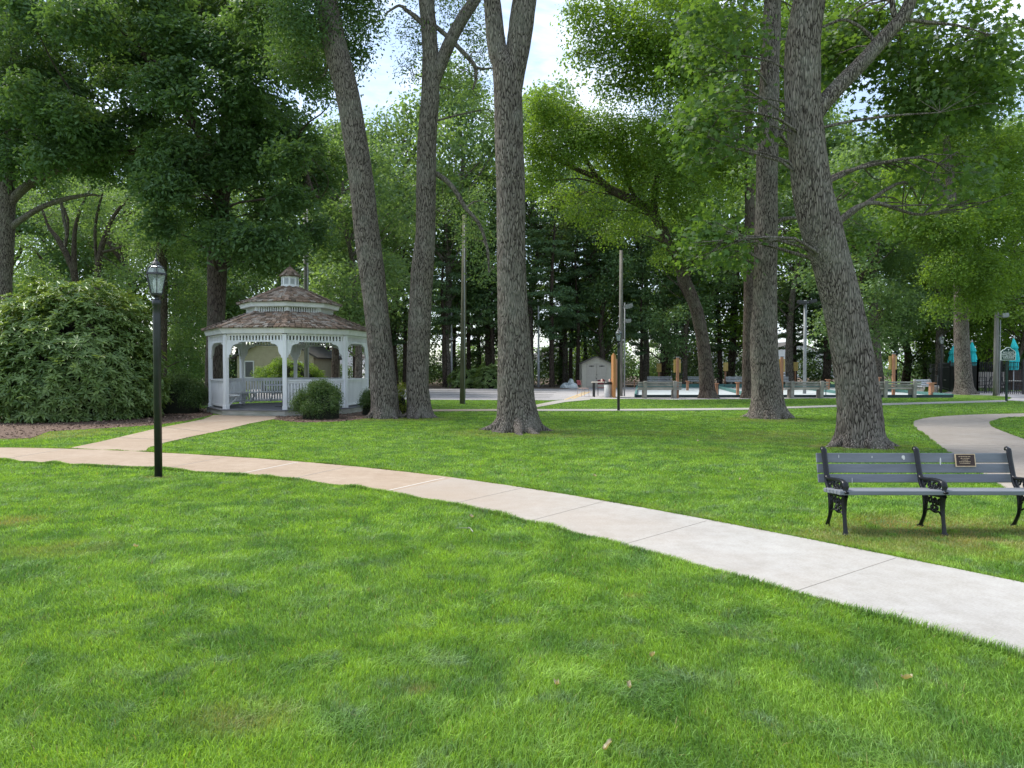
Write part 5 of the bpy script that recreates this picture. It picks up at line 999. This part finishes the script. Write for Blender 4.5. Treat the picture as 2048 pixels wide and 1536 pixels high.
# ------------------------------------------------------------------ court benches
def court_bench(loc, rz, label, slat, group, W=2.2):
    r_ = empty('court_bench', loc, label, 'bench', group, rz)
    # faces -Y locally; wooden posts behind, slats in front of them
    for x in (-W * .34, W * .34):
        mb = MB().box(x, .22, .44, .17, .12, .90, rx=R(-5)); mb.box(x, -.10, .20, .16, .34, .40); mb.bar((x, -.28, .40), (x, .20, .40), .12, .08); mb.build('leg', GREYW, r_, bevel=.01)
    for z in (.545, .675, .805): MB().box(0, .14 + (z - .5) * .10, z, W, .045, .085, rx=R(-5)).build('back_slat', slat, r_, bevel=.005)
    mb = MB()
    for y in (-.26, -.10, .06): mb.box(0, y, .462, W, .145, .045)
    mb.build('seat', slat, r_, bevel=.005); return r_
BGp = 'weathered wooden benches around the bocce courts'
def gx(px, Y): return at(px, 760, Y)[0]
c0 = court_bench((gx(1316, 36.3), 36.0, 0), R(180), 'weathered grey bench seen from behind at the front of the left bocce court', GREYW, BGp)
copy_tree(c0, (gx(1606, 36.6), 36.3, 0), R(180), 'weathered grey bench seen from behind, between the scarred trunk and the curving maple')
copy_tree(c0, (gx(1794, 37), 36.9, 0), R(180), 'weathered grey bench seen from behind, just right of the curving maple foot')
c1 = court_bench((gx(1320, 58), 58, 0), 0, 'pale bench facing us at the far end, behind the leftmost small score board', PALEW, BGp, 2.05)
copy_tree(c1, (gx(1391, 58), 58, 0), 0, 'pale bench at the far end, its right half hidden by the leaning trunk')
copy_tree(c1, (gx(1478, 57), 57, 0), 0, 'pale bench at the far end, ending behind the dark brown trunk')
copy_tree(c1, (gx(1553, 57), 57, 0), 0, 'pale bench at the far end, showing just right of the scarred grey trunk')
# bench with sculpted concrete ends, by the fence
r_ = empty('concrete_bench', (gx(1853, 42), 42, 0), 'pale slatted bench on curved concrete ends beside the fence', 'bench', rz=R(24))
CONC = M('cast_concrete', (.40, .37, .33), (.28, .26, .23), .9, 5, .3)
for x in (-.62, .62):
    MB().prismy([(-.30, 0), (-.12, 0), (-.02, .10), (.10, .10), (.18, 0), (.34, 0), (.30, .16), (.24, .34), (.36, .88), (.26, .90), (.14, .50), (-.28, .46), (-.34, .38), (-.24, .20)], -.06, .06).build('end_frame', CONC, r_)
    o = r_.children[-1] if len(r_.children) else None
for o in [c_ for c_ in kids(r_)]: o.rotation_euler = (0, 0, R(90))
for i, o in enumerate(kids(r_)): o.location = (-.62 if i == 0 else .62, 0, 0)
for z in (.58, .70, .82): MB().box(0, .20 + (z - .5) * .22, z, 1.5, .04, .09, rx=R(-12)).build('back_slat', PALEW, r_)
MB().box(0, -.2, .48, 1.5, .13, .04).box(0, -.04, .48, 1.5, .13, .04).box(0, .12, .48, 1.5, .10, .04).build('seat', PALEW, r_)
# ------------------------------------------------------------------ score boards on posts
def score(px, Y, ztop_px, bw, y0, y1, label, back=False):
    k = Y / FPX; x = gx(px, Y); zt = CAMZ + (736 - y0) * k; zb = CAMZ + (736 - y1) * k
    r_ = empty('score_board', (x, Y, 0), label, 'score board', 'ochre score boards on cedar posts'); pt = zt + .10 if back else zb + .1
    MB().box(0, 0, pt / 2, .13, .13, pt).build('post', CEDAR, r_, bevel=.008); yb = .09 if back else -.09
    b_ = MB().box(0, yb, (zt + zb) / 2, bw * k, .035, zt - zb).build('board', BOARD, r_, bevel=.006)
    if not back:
        mb = MB(); n = 6
        for c_ in (-1, 1):
            for i in range(n): mb.box(c_ * bw * k * .2, -.022, (zt + zb) / 2 + (i - n / 2 + .5) * (zt - zb) / n * .85, bw * k * .12, .01, .03)
        o = mb.build('numerals', M('score_dark', (.42, .27, .08), (.36, .23, .07), .7, 5), b_); o.location = (0, yb, 0)
    else:
        MB().box(0, -.001, pt + .02, .15, .15, .04).build('post_cap', STEEL, r_)
        for s in (-.30, .30): MB().bar((0, 0, 1.22), (s, 0, 1.22), .03, .03).bar((s, 0, 1.10), (s, 0, 1.34), .03, .03).build('score_arm', BLACKM, r_)
    return r_
score(1317.5, 58.5, 0, 9.5, 727, 744, 'small ochre score board above the far left court bench')
score(1355, 36.2, 0, 14, 719, 745, 'larger ochre score board seen from behind, left of the leaning trunk', True)
score(1450.5, 57.5, 0, 9.5, 725, 742, 'small ochre score board right of the leaning trunk')
score(1563.5, 36.2, 0, 15, 718, 744, 'larger ochre score board seen from behind, right against the scarred trunk', True)
score(1590, 58, 0, 10, 724, 742, 'small ochre score board left of the steel floodlight pole')
score(1787, 37.6, 0, 16, 712, 739, 'larger ochre score board seen from behind, right of the curving maple', True)
# ------------------------------------------------------------------ low cedar posts with flat caps
CG = 'low cedar posts with flat caps beside the courts'
for px, Y, top, w_, lab in ((1268.5, 56, 761, 3, 'low cedar post at the far left corner of the bocce courts'), (1375, 48, 763, 7, 'low capped cedar post just left of the leaning trunk'), (1433, 37.5, 768, 8, 'low capped cedar post touching the right side of the leaning trunk'),
                           (1475.5, 38, 766, 8, 'low capped cedar post left of the dark brown trunk'), (1656, 47, 760, 8, 'low capped cedar post at the right end of the middle grey bench'), (1756, 39.5, 756, 9, 'low capped cedar post by the curving maple, left end of the right grey bench'), (1863, 39.3, 767, 12, 'low capped cedar post in front of the concrete-ended bench')):
    k = Y / FPX; H = CAMZ + (736 - top) * k; r_ = empty('cedar_post', (gx(px, Y), Y, 0), lab, 'post', CG); MB().box(0, 0, H / 2, w_ * k * .62, w_ * k * .62, H).build('post', CEDAR, r_, bevel=.008); MB().box(0, 0, H + .02, w_ * k * 1.1, w_ * k * 1.1, .045).build('cap', CEDAR, r_, bevel=.006)
for px, Y, top, lab in ((1437, 38.2, 759, 'thin black rod standing right of the leaning trunk'), (1652, 38.2, 770, 'thin black rod right of the middle grey bench'), (1875, 39.2, 750, 'thin black rod right of the last cedar post')):
    k = Y / FPX; H = CAMZ + (736 - top) * k; r_ = empty('court_rod', (gx(px, Y), Y, 0), lab, 'rod', 'thin black rods by the courts'); MB().tube([(0, 0, 0), (0, 0, H)], .022, 8).build('rod', BLACKM, r_); MB().bar((-.14, 0, H - .06), (.14, 0, H - .06), .02, .02).build('hook', BLACKM, r_)
# ================================================================== orange board, bin, table, chairs, bags
WOODO = M('orange_plank', (0.46, 0.23, 0.085), (0.34, 0.16, 0.06), .7, 7, .2, stretch=(1, 1, .2)); SALM = M('salmon_plank', (0.60, 0.36, 0.24), (0.5, 0.29, 0.19), .7, 7)
r_ = empty('plank_board', (gx(1228, 37), 37, 0), 'tall orange plank board seen almost edge-on beside the litter bin', 'board')
k = 37 / FPX; Z = lambda py, Y=37: CAMZ + (736 - py) * Y / FPX
o = MB().add([(-.10, -.5, Z(798)), (.02, -.5, Z(798)), (.02, -.5, Z(711)), (-.10, -.5, Z(706)), (-.02, .9, Z(791)), (.12, .9, Z(786)), (.12, .9, Z(718)), (-.02, .9, Z(711))], [(0, 1, 2, 3), (4, 7, 6, 5), (0, 4, 5, 1), (1, 5, 6, 2), (2, 6, 7, 3), (3, 7, 4, 0)]).build('plank', WOODO, r_)
MB().box(.20, .6, (Z(718) + Z(776)) / 2, .11, .5, Z(718) - Z(776)).build('plank', SALM, r_); MB().box(.12, .6, Z(776) / 2, .10, .10, Z(776)).build('post', CEDAR, r_)
BINM = M('bin_grey', (.44, .45, .46), (.36, .37, .38), .6, 9); r_ = empty('litter_bin', (gx(1215, 37.2), 37.0, 0), 'grey litter bin with a black rim in front of the orange board', 'litter bin')
MB().lathe([(.185, 0), (.19, .03), (.205, .72)], 24).build('body', BINM, r_, True); MB().lathe([(.215, .70), (.222, .78), (.20, .83), (.12, .84)], 24).build('lid', BLACKM, r_, True)
WT = M('table_pale', (.62, .58, .52), (.54, .50, .45), .5, 6); REDC = M('chair_maroon', (.16, .035, .045), (.12, .025, .035), .6, 10)
r_ = empty('folding_table', (gx(1203, 38), 37.9, 0), 'small pale-topped table beside the litter bin', 'table')
MB().box(0, 0, .79, 1.05, .7, .04).build('tabletop', WT, r_, bevel=.006)
for x in (-.42, .42):
    for y in (-.28, .28): MB().box(x, y, .385, .07, .07, .77).build('leg', BLACKM if x < 0 else WT, r_)
def wirechair(x, y, rz, label, wire):
    r_ = empty('chair', (x, y, 0), label, 'chair', 'maroon court chairs', rz)
    for s in (-.23, .23):
        MB().tube([(s, -.24, 0), (s * .95, -.18, .44), (s * .9, .2, .45), (s * .9, .28, .88)], .012, 6).build('side_frame', wire, r_); MB().tube([(s, .26, 0), (s * .95, .18, .45)], .012, 6).build('rear_leg', wire, r_)
    MB().box(0, .26, .76, .42, .03, .26, rx=R(-8)).build('backrest', REDC, r_, bevel=.02); MB().box(0, 0, .455, .42, .42, .03).build('seat', REDC if wire is BLACKM else wire, r_, bevel=.01); return r_
WIRE = M('wire_pink', (.50, .36, .30), (.42, .30, .26), .5, 6)
wirechair(gx(1166, 38.5), 38.4, R(115), 'thin wire chair with a maroon back standing on the court left of the table', WIRE)
wirechair(gx(1203, 39.5), 39.3, R(0), 'maroon chair pushed in behind the pale-topped table', BLACKM)
for px, lab in ((1203, 'small red and white tin in the middle of the pale-topped table'), (1219, 'small red and white tin beside the orange board, above the bin')):
    r_ = empty('tin', (gx(px, 38), 37.85 + (.1 if px > 1210 else 0), .812), lab, 'tin', 'red and white tins on the pale-topped table'); MB().lathe([(.05, 0), (.055, .10), (.03, .15)], 10).build('body', M('tin_white', (.7, .66, .64), (.6, .3, .28), .5, 30), r_); MB().box(.07, 0, .10, .08, .06, .09).build('lid', REDC, r_, bevel=.015)
TARP = M('white_plastic_sheet', (.62, .66, .68), (.26, .30, .32), .45, 2.2, .5, lo=.42, hi=.52, spec=.5)
r_ = empty('bag_heap', (gx(1137, 56), 55.3, 0), 'low heap of white plastic bags left of the shed', 'bags')
for i, (x, y, s1, s2, h) in enumerate(((-.25, 0, .42, .35, .42), (.3, -.05, .42, .35, .38), (.15, .1, .30, .3, .62), (-.5, -.1, .25, .25, .25))):
    o = dome(s1, s2, h, 20, 30 + i, .95); o.v = [(a + x, b + y, c) for a, b, c in o.v]; o.build('bag', TARP, r_, True)
# ================================================================== shed
SX, SY = gx(1193, 56), 56.0; r_ = empty('shed', (SX, SY, 0), 'small beige gable-roofed storage shed at the back of the court', 'shed')
SH = M('shed_beige', (.56, .52, .44), (.51, .475, .40), .7, 4); SH2 = M('shed_door', (.50, .46, .40), (.46, .42, .365), .7, 4); SHR = M('shed_roof', (.16, .145, .125), (.12, .11, .095), .8, 5)
W2, HE, HP = 1.14, 1.92, 2.42
MB().prismy([(-W2, 0), (W2, 0), (W2, HE), (0, HP), (-W2, HE)], 0, 2.3).build('wall', SH, r_)
mb = MB()
for i in range(13):
    z = .10 + i * .15
    for s in (-1, 1): mb.box(s * (W2 - .16), -.012, z, .30, .02, .135)
for i in range(3): z = 2.0 + i * .13; hw = W2 * (HP - z - .08) / (HP - HE); mb.box(0, -.012, z, 2 * min(W2 - .02, hw), .02, .115)
mb.build('clapboard', SH, r_)
rf = MB()
for s in (-1, 1): rf.bar((s * (W2 + .08), 1.1, HE - .02), (0, 1.1, HP + .04), 2.6, .05, up=(s * -.4, 0, 1))
rf.build('roof', SHR, r_)
MB().box(0, -.02, 1.90, 1.66, .03, .05).build('door_lintel', SH, r_)
for s in (-1, 1):
    d_ = MB().box(s * .405, -.025, .96, .79, .04, 1.80).build('door', SH2, r_, bevel=.01)
    mb = MB()
    for xx in (-.3, -.1, .1, .3): mb.box(s * .405 + xx, -.050, 1.36, .012, .012, .72).box(s * .405 + xx, -.050, .50, .012, .012, .78)
    mb.box(s * .405, -.050, .93, .76, .014, .03); mb.build('door_moulding', SH, d_)
    MB().box(s * .41, -.052, 1.70, .42, .016, .055).box(s * .41, -.056, 1.70, .16, .02, .09).build('hinge_strap', BLACKM, d_)
MB().box(.02, -.06, 1.02, .03, .04, .10).box(.0, -.06, .72, .03, .03, .08).build('handle', BLACKM, r_)
# ================================================================== houses beyond the trees
SID = M('clapboard_tan', (.42, .385, .27), (.37, .335, .235), .8, 3); ROOFD = M('roof_dark', (.09, .085, .08), (.06, .055, .05), .9, 4); WHS = M('clapboard_white', (.72, .73, .74), (.64, .65, .66), .7, 3); WIN = M('window_dark', (.03, .035, .04), (.02, .022, .026), .2, 4, spec=.6)
def house(loc, rz, w_, d_, h, hp, wall, label, wins=(), rows=True):
    r_ = empty('house', loc, label, 'house', None, rz)
    MB().prismy([(-w_ / 2, 0), (w_ / 2, 0), (w_ / 2, h), (0, hp), (-w_ / 2, h)], 0, d_).build('wall', wall, r_)
    if rows:
        mb = MB(); z = .1
        while z < hp - .25:
            hw = w_ / 2 if z < h - .1 else w_ / 2 * (hp - z - .12) / (hp - h)
            mb.box(0, -.012, z, 2 * hw, .024, .155, rx=R(3)); z += .19
        mb.build('clapboard', wall, r_)
    rf = MB()
    for s in (-1, 1): rf.bar((s * (w_ / 2 + .35), d_ / 2, h - .12), (0, d_ / 2, hp + .10), d_ + .6, .12, up=(-s * .4, 0, 1))
    rf.build('roof', ROOFD, r_)
    for x, z, a, b in wins: f = MB().box(x, -.05, z, a + .16, .05, b + .16).build('window', WHS, r_); MB().box(x, -.08, z, a, .03, b).build('pane', WIN, f)
    return r_
house((gx(551, 52), 52, 0), 0, 5.6, 8, 2.4, 4.0, SID, 'tan clapboard gable house seen through the gazebo', wins=((-1.9, 1.45, .55, 1.1), (1.5, 1.5, .8, .9)))
house((gx(800, 98), 98, 0), R(25), 8, 9, 3.2, 5.4, WHS, 'white house glimpsed left of the right grey trunk, far behind', wins=((-1.5, 1.7, 1, 1.2), (1.5, 1.7, 1, 1.2)))
house((gx(700, 104), 104, 0), R(-10), 14, 9, 3.0, 5.4, WHS, 'white house glimpsed through the right bay of the gazebo', wins=((-3, 1.7, 1, 1.2), (2, 1.7, 1, 1.2)))
house((gx(1590, 112), 112, 0), R(8), 16, 9, 3.0, 5.6, WHS, 'white house glimpsed beyond the middle bocce court', wins=((-4, 1.6, 1, 1.2), (3, 1.6, 1, 1.2)))
house((gx(1400, 108), 108, 0), R(-15), 12, 9, 3.2, 5.6, WHS, 'white house glimpsed behind the leaning brown trunk', wins=((-3, 1.7, 1, 1.2),))
house((gx(1150, 112), 112, 0), R(12), 12, 9, 3.2, 5.8, WHS, 'white house glimpsed behind the shed and bags', wins=((-3, 1.7, 1, 1.2),))
house((gx(60, 96), 96, 0), R(30), 12, 9, 3.2, 6.0, WHS, 'white house hidden behind the rhododendron', wins=((-3, 1.7, 1, 1.2),))
# ================================================================== black fence, umbrellas, patio
def fence(pts, label, H=1.93, step=.115, screen=False):
    r_ = empty('metal_fence', (pts[0][0], pts[0][1], 0), label, 'fence'); ox, oy = pts[0]
    for (ax, ay), (bx_, by_) in zip(pts[:-1], pts[1:]):
        ln = math.hypot(bx_ - ax, by_ - ay); n = max(2, int(ln / step)); mb = MB(); ax -= ox; ay -= oy; bx_ -= ox; by_ -= oy
        for z in (.15, H - .32, H - .04): mb.bar((ax, ay, z), (bx_, by_, z), .035, .035)
        if screen: mb.bar((ax, ay + .0, H * .49), (bx_, by_, H * .49), .01, H - .45)
        for i in range(1, n): t_ = i / n; mb.box(ax + (bx_ - ax) * t_, ay + (by_ - ay) * t_, H / 2, .028, .028, H - .04)
        mb.build('railing', BLACKM, r_)
    for (x, y) in pts: MB().box(x - ox, y - oy, H / 2 + .03, .08, .08, H + .06).box(x - ox, y - oy, H + .08, .11, .11, .05).build('post', BLACKM, r_)
    return r_
p1, p2, p3, p4 = G(1955, 787)[:2], G(2001, 788)[:2], G(2046, 789.5)[:2], G(2110, 790.5)[:2]
fence([tuple(p1), tuple(p2), tuple(p3), tuple(p4), (G(2180, 791)[0], G(2180, 791)[1])], 'open black railing fence of the patio, right of the hollow-footed trunk')
fence([tuple(p1), (gx(1900, 46.5), 46.5), (gx(1882, 53), 53), (gx(1862, 64), 64), (gx(1846, 79), 79)], 'dark screened railing fence running away behind the lamp post', screen=True)
def umbrella(px, Y, top, bot, wpx, label, rot):
    k = Y / FPX; H = CAMZ + (736 - top) * k; zb = CAMZ + (736 - bot) * k; r_ = empty('patio_umbrella', (gx(px, Y), Y, 0), label, 'umbrella', 'closed teal umbrellas behind the fence', rot)
    wr = wpx * k / 2; n = 32; hh = H - zb
    prof = [(zb, .72), (zb + hh * .12, .84), (zb + hh * .35, .78), (zb + hh * .52, .64), (zb + hh * .64, .50), (zb + hh * .645, .62), (zb + hh * .68, .66), (zb + hh * .80, .44), (zb + hh * .93, .18), (H - .05, .07)]
    V = []; 
    for z, f in prof:
        for j in range(n):
            a = j * 2 * math.pi / n; m_ = 1 + .24 * math.cos(8 * a) * min(1, (H - z) / hh * 2.2); V.append((wr * f * m_ * math.cos(a) + .05 * math.sin(z * 2), wr * f * m_ * math.sin(a), z))
    F = [(i * n + j, i * n + (j + 1) % n, (i + 1) * n + (j + 1) % n, (i + 1) * n + j) for i in range(len(prof) - 1) for j in range(n)]; MB().add(V, F).build('canopy', TEAL, r_, True)
    MB().tube([(0, 0, 0), (0, 0, H)], .028, 10).build('pole', PALEW, r_); MB().lathe([(.05, H - .06), (.055, H), (.02, H + .09)], 10).build('finial', PALEW, r_)
umbrella(1906, 49, 690, 742, 19, 'closed teal umbrella left of the hollow-footed trunk', .3)
umbrella(1943, 47, 682, 743, 20, 'closed teal umbrella right of the hollow-footed trunk', 1.1)
umbrella(2027, 46, 674, 740, 18, 'closed teal umbrella rising behind the green sign', 2.0)
def ptable(px, Y, label):
    r_ = empty('patio_table', (gx(px, Y), Y, 0), label, 'table', 'round patio tables behind the fence'); MB().lathe([(.6, .70), (.62, .72), (.6, .74)], 24).build('tabletop', WT, r_)
    for j in range(4): a = j * math.pi / 2 + .4; MB().tube([(.45 * math.cos(a), .45 * math.sin(a), .70), (.25 * math.cos(a), .25 * math.sin(a), .35), (.5 * math.cos(a), .5 * math.sin(a), 0)], .022, 6).build('leg', BLACKM, r_)
ptable(1946, 46.9, 'patio table under the umbrella right of the trunk'); ptable(2024, 45.8, 'patio table under the umbrella behind the sign'); ptable(1908, 49.0, 'patio table under the umbrella left of the trunk')
def pchair(px, Y, rz, label):
    r_ = empty('patio_chair', (gx(px, Y), Y, 0), label, 'chair', 'black metal patio chairs behind the fence', rz)
    for s in (-.25, .25): MB().tube([(s, -.25, 0), (s * .9, -.1, .42), (s, .22, .42), (s, .36, .98)], .020, 6).build('side_frame', BLACKM, r_); MB().tube([(s, .34, 0), (s, .15, .42)], .020, 6).build('rear_leg', BLACKM, r_); MB().tube([(s, -.22, .64), (s, .27, .66)], .018, 6).build('armrest', BLACKM, r_)
    MB().box(0, .05, .43, .48, .46, .03).build('seat', BLACKM, r_); mb = MB()
    for i in range(5): mb.bar(((i - 2) * .1, .23, .45), ((i - 2) * .1, .36, .97), .018, .018)
    mb.bar((-.25, .36, .97), (.25, .36, .97), .03, .03).build('backrest', BLACKM, r_); return r_
for a in ((1962, 45.6, 2.6, 'black patio chair just right of the first fence post'), (1978, 46.8, -1.4, 'black patio chair half behind the pale floodlight pole'), (2008, 45.2, 1.7, 'black patio chair directly left of the sign post'), (2040, 45.0, -2.0, 'black patio chair at the right edge of the view'), (1936, 45.6, .4, 'black patio chair tight against the hollow-footed trunk')): pchair(*a)
# low pale wall and brown cabinet behind the fence
r_ = empty('low_wall', (gx(1985, 56), 56, 0), 'low pale wall at the back of the fenced patio', 'wall'); MB().box(0, 0, .62, 6.0, .25, 1.24).build('wall', M('stucco_pink', (.50, .43, .42), (.43, .36, .35), .9, 3), r_)
r_ = empty('brown_cabinet', (gx(2040, 50), 50, 0), 'dark brown cabinet behind the fence at the right edge', 'cabinet'); MB().box(0, 0, .7, 1.7, .8, 1.4).build('body', M('cabinet_brown', (.07, .04, .035), (.05, .03, .028), .7, 4), r_, bevel=.02); MB().box(0, 0, 1.43, 1.8, .9, .05).build('top', BLACKM, r_)
# ------------------------------------------------------------------ green sign
b = G(2014.5, 803); k = b[1] / FPX; r_ = empty('lawn_sign', (b[0], b[1], 0), 'dark green sign with white rim forbidding dogs on the clubhouse grounds', 'sign')
SGN = M('sign_green', (.012, .045, .035), (.010, .038, .030), .5, 4); SWH = M('sign_white', (.72, .76, .72), (.66, .70, .66), .6, 4); GRN = M('sign_post_green', (.02, .045, .035), (.015, .035, .028), .6, 6)
zc = CAMZ + (736 - 708) * k; hw = 14.6 * k; zb = CAMZ + (736 - 720.5) * k; zs = CAMZ + (736 - 704) * k; zt = CAMZ + (736 - 696) * k
def outl(s):
    P = [(-hw, zb), (hw, zb), (hw, zs)]
    for a, z in ((.84, .0), (.66, .38), (.52, .46), (.44, .62), (.26, .92), (0, 1.02), (-.26, .92), (-.44, .62), (-.52, .46), (-.66, .38), (-.84, .0)): P.append((hw * a, zs + .02 + (zt - zs) * z + (.02 if abs(a) < .8 else .05)))
    P.append((-hw, zs)); cz = (zb + zt) / 2; return [(x * s, cz + (z - cz) * s) for x, z in P]
bd = MB().prismy(outl(1.0), -.02, .02).build('sign_board', SWH, r_); MB().prismy(outl(.915), -.030, -.019).build('sign_face', SGN, bd)
MB().box(0, .06, (zb + .3) / 2, .075, .075, zb + .3).build('post', GRN, r_)
for i, (tx, sz) in enumerate((('NO DOGS', .108), ('PERMITTED ON', .098), ('CLUBHOUSE', .102), ('GROUNDS', .102))):
    cu_ = bpy.data.curves.new('lettering', 'FONT'); cu_.body = tx; cu_.size = sz; cu_.align_x = 'CENTER'; cu_.extrude = .004; cu_.offset = .0008; cu_.space_character = 1.02
    o = bpy.data.objects.new('lettering', cu_); COL.objects.link(o); o.parent = bd; o.location = (0, -.036, CAMZ + (736 - (706.4 + i * 3.65)) * k); o.rotation_euler = (R(90), 0, 0); cu_.materials.append(SWH)
    bpy.context.view_layer.update(); me_ = bpy.data.meshes.new_from_object(o); o2 = bpy.data.objects.new('lettering', me_); COL.objects.link(o2); o2.parent = bd; o2.location = o.location; o2.rotation_euler = o.rotation_euler; bpy.data.objects.remove(o)
MB().prismy([(-.035, zt - .06), (.035, zt - .06), (.02, zt - .085), (.008, zt - .09), (.008, zt - .125), (-.008, zt - .125), (-.008, zt - .09), (-.02, zt - .085)], -.036, -.030).build('emblem', SWH, bd)
# ------------------------------------------------------------------ fallen leaves and twig on the lawn
DRYL = leafmat('dry_leaf', (.26, .21, .13), (.46, .42, .29), .2, .8)
for i, (px, py, s_, lab) in enumerate(((943, 1042, .075, 'curled tan leaf on the grass just below the concrete path'), (1113, 1386, .085, 'long curled tan leaf in the foreground grass, left of the centre line below'), (1813, 1374, .08, 'reddish tan leaf in the grass at the lower right'), (1214, 1516, .09, 'tan leaf at the very bottom edge of the lawn'),
    (1258, 1391, .05, 'tiny brown leaf in the foreground grass right of the long curled leaf'), (1190, 958, .09, 'pale leaf on the lawn above the path, below the middle trunk'), (272, 1003 + 100, .10, 'green-tan fallen leaf cluster on the left lawn'), (1304, 1328, .045, 'small pale leaf below the bright patch of lawn'), (1480, 965, .09, 'yellowish leaf on the lawn left of the slatted bench'), (1395, 886, .1, 'pale leaf between the middle trunk and the curving maple'))):
    b = G(px, py); r_ = empty('fallen_leaf', (b[0], b[1], .045), lab, 'fallen leaf', 'fallen leaves on the lawn', i * 1.3)
    n = 7; V = []; s_ *= .62
    for a in range(n):
        t_ = a / (n - 1); w_ = math.sin(math.pi * min(.98, t_ + .02)) ** .7 * .30 * (1 if a % 2 else .75); V += [((t_ - .5) * s_, -w_ * s_, .012 * math.cos(t_ * 5) + .012), ((t_ - .5) * s_, 0, .0 + .008 * math.cos(t_ * 5)), ((t_ - .5) * s_, w_ * s_, .012 + .014 * math.sin(t_ * 4))]
    npmesh('blade', np.array(V), [np.array([(3 * a + c_, 3 * a + c_ + 1, 3 * a + c_ + 4, 3 * a + c_ + 3) for a in range(n - 1) for c_ in (0, 1)])], DRYL, r_, attrs={'v': rs.uniform(0, 1, len(V))})
b = G(940, 1070); r_ = empty('twig', (b[0], b[1], .04), 'small grey forked twig on the grass below the curled tan leaf', 'twig'); MB().tube([(.03, -.04, .0), (0, .02, .02), (-.02, .09, .015)], [.005, .004, .002], 6).tube([(0, .02, .02), (-.09, .03, .02), (-.15, .06, .01)], [.004, .002, .001], 6).build('stem', GREYW, r_)
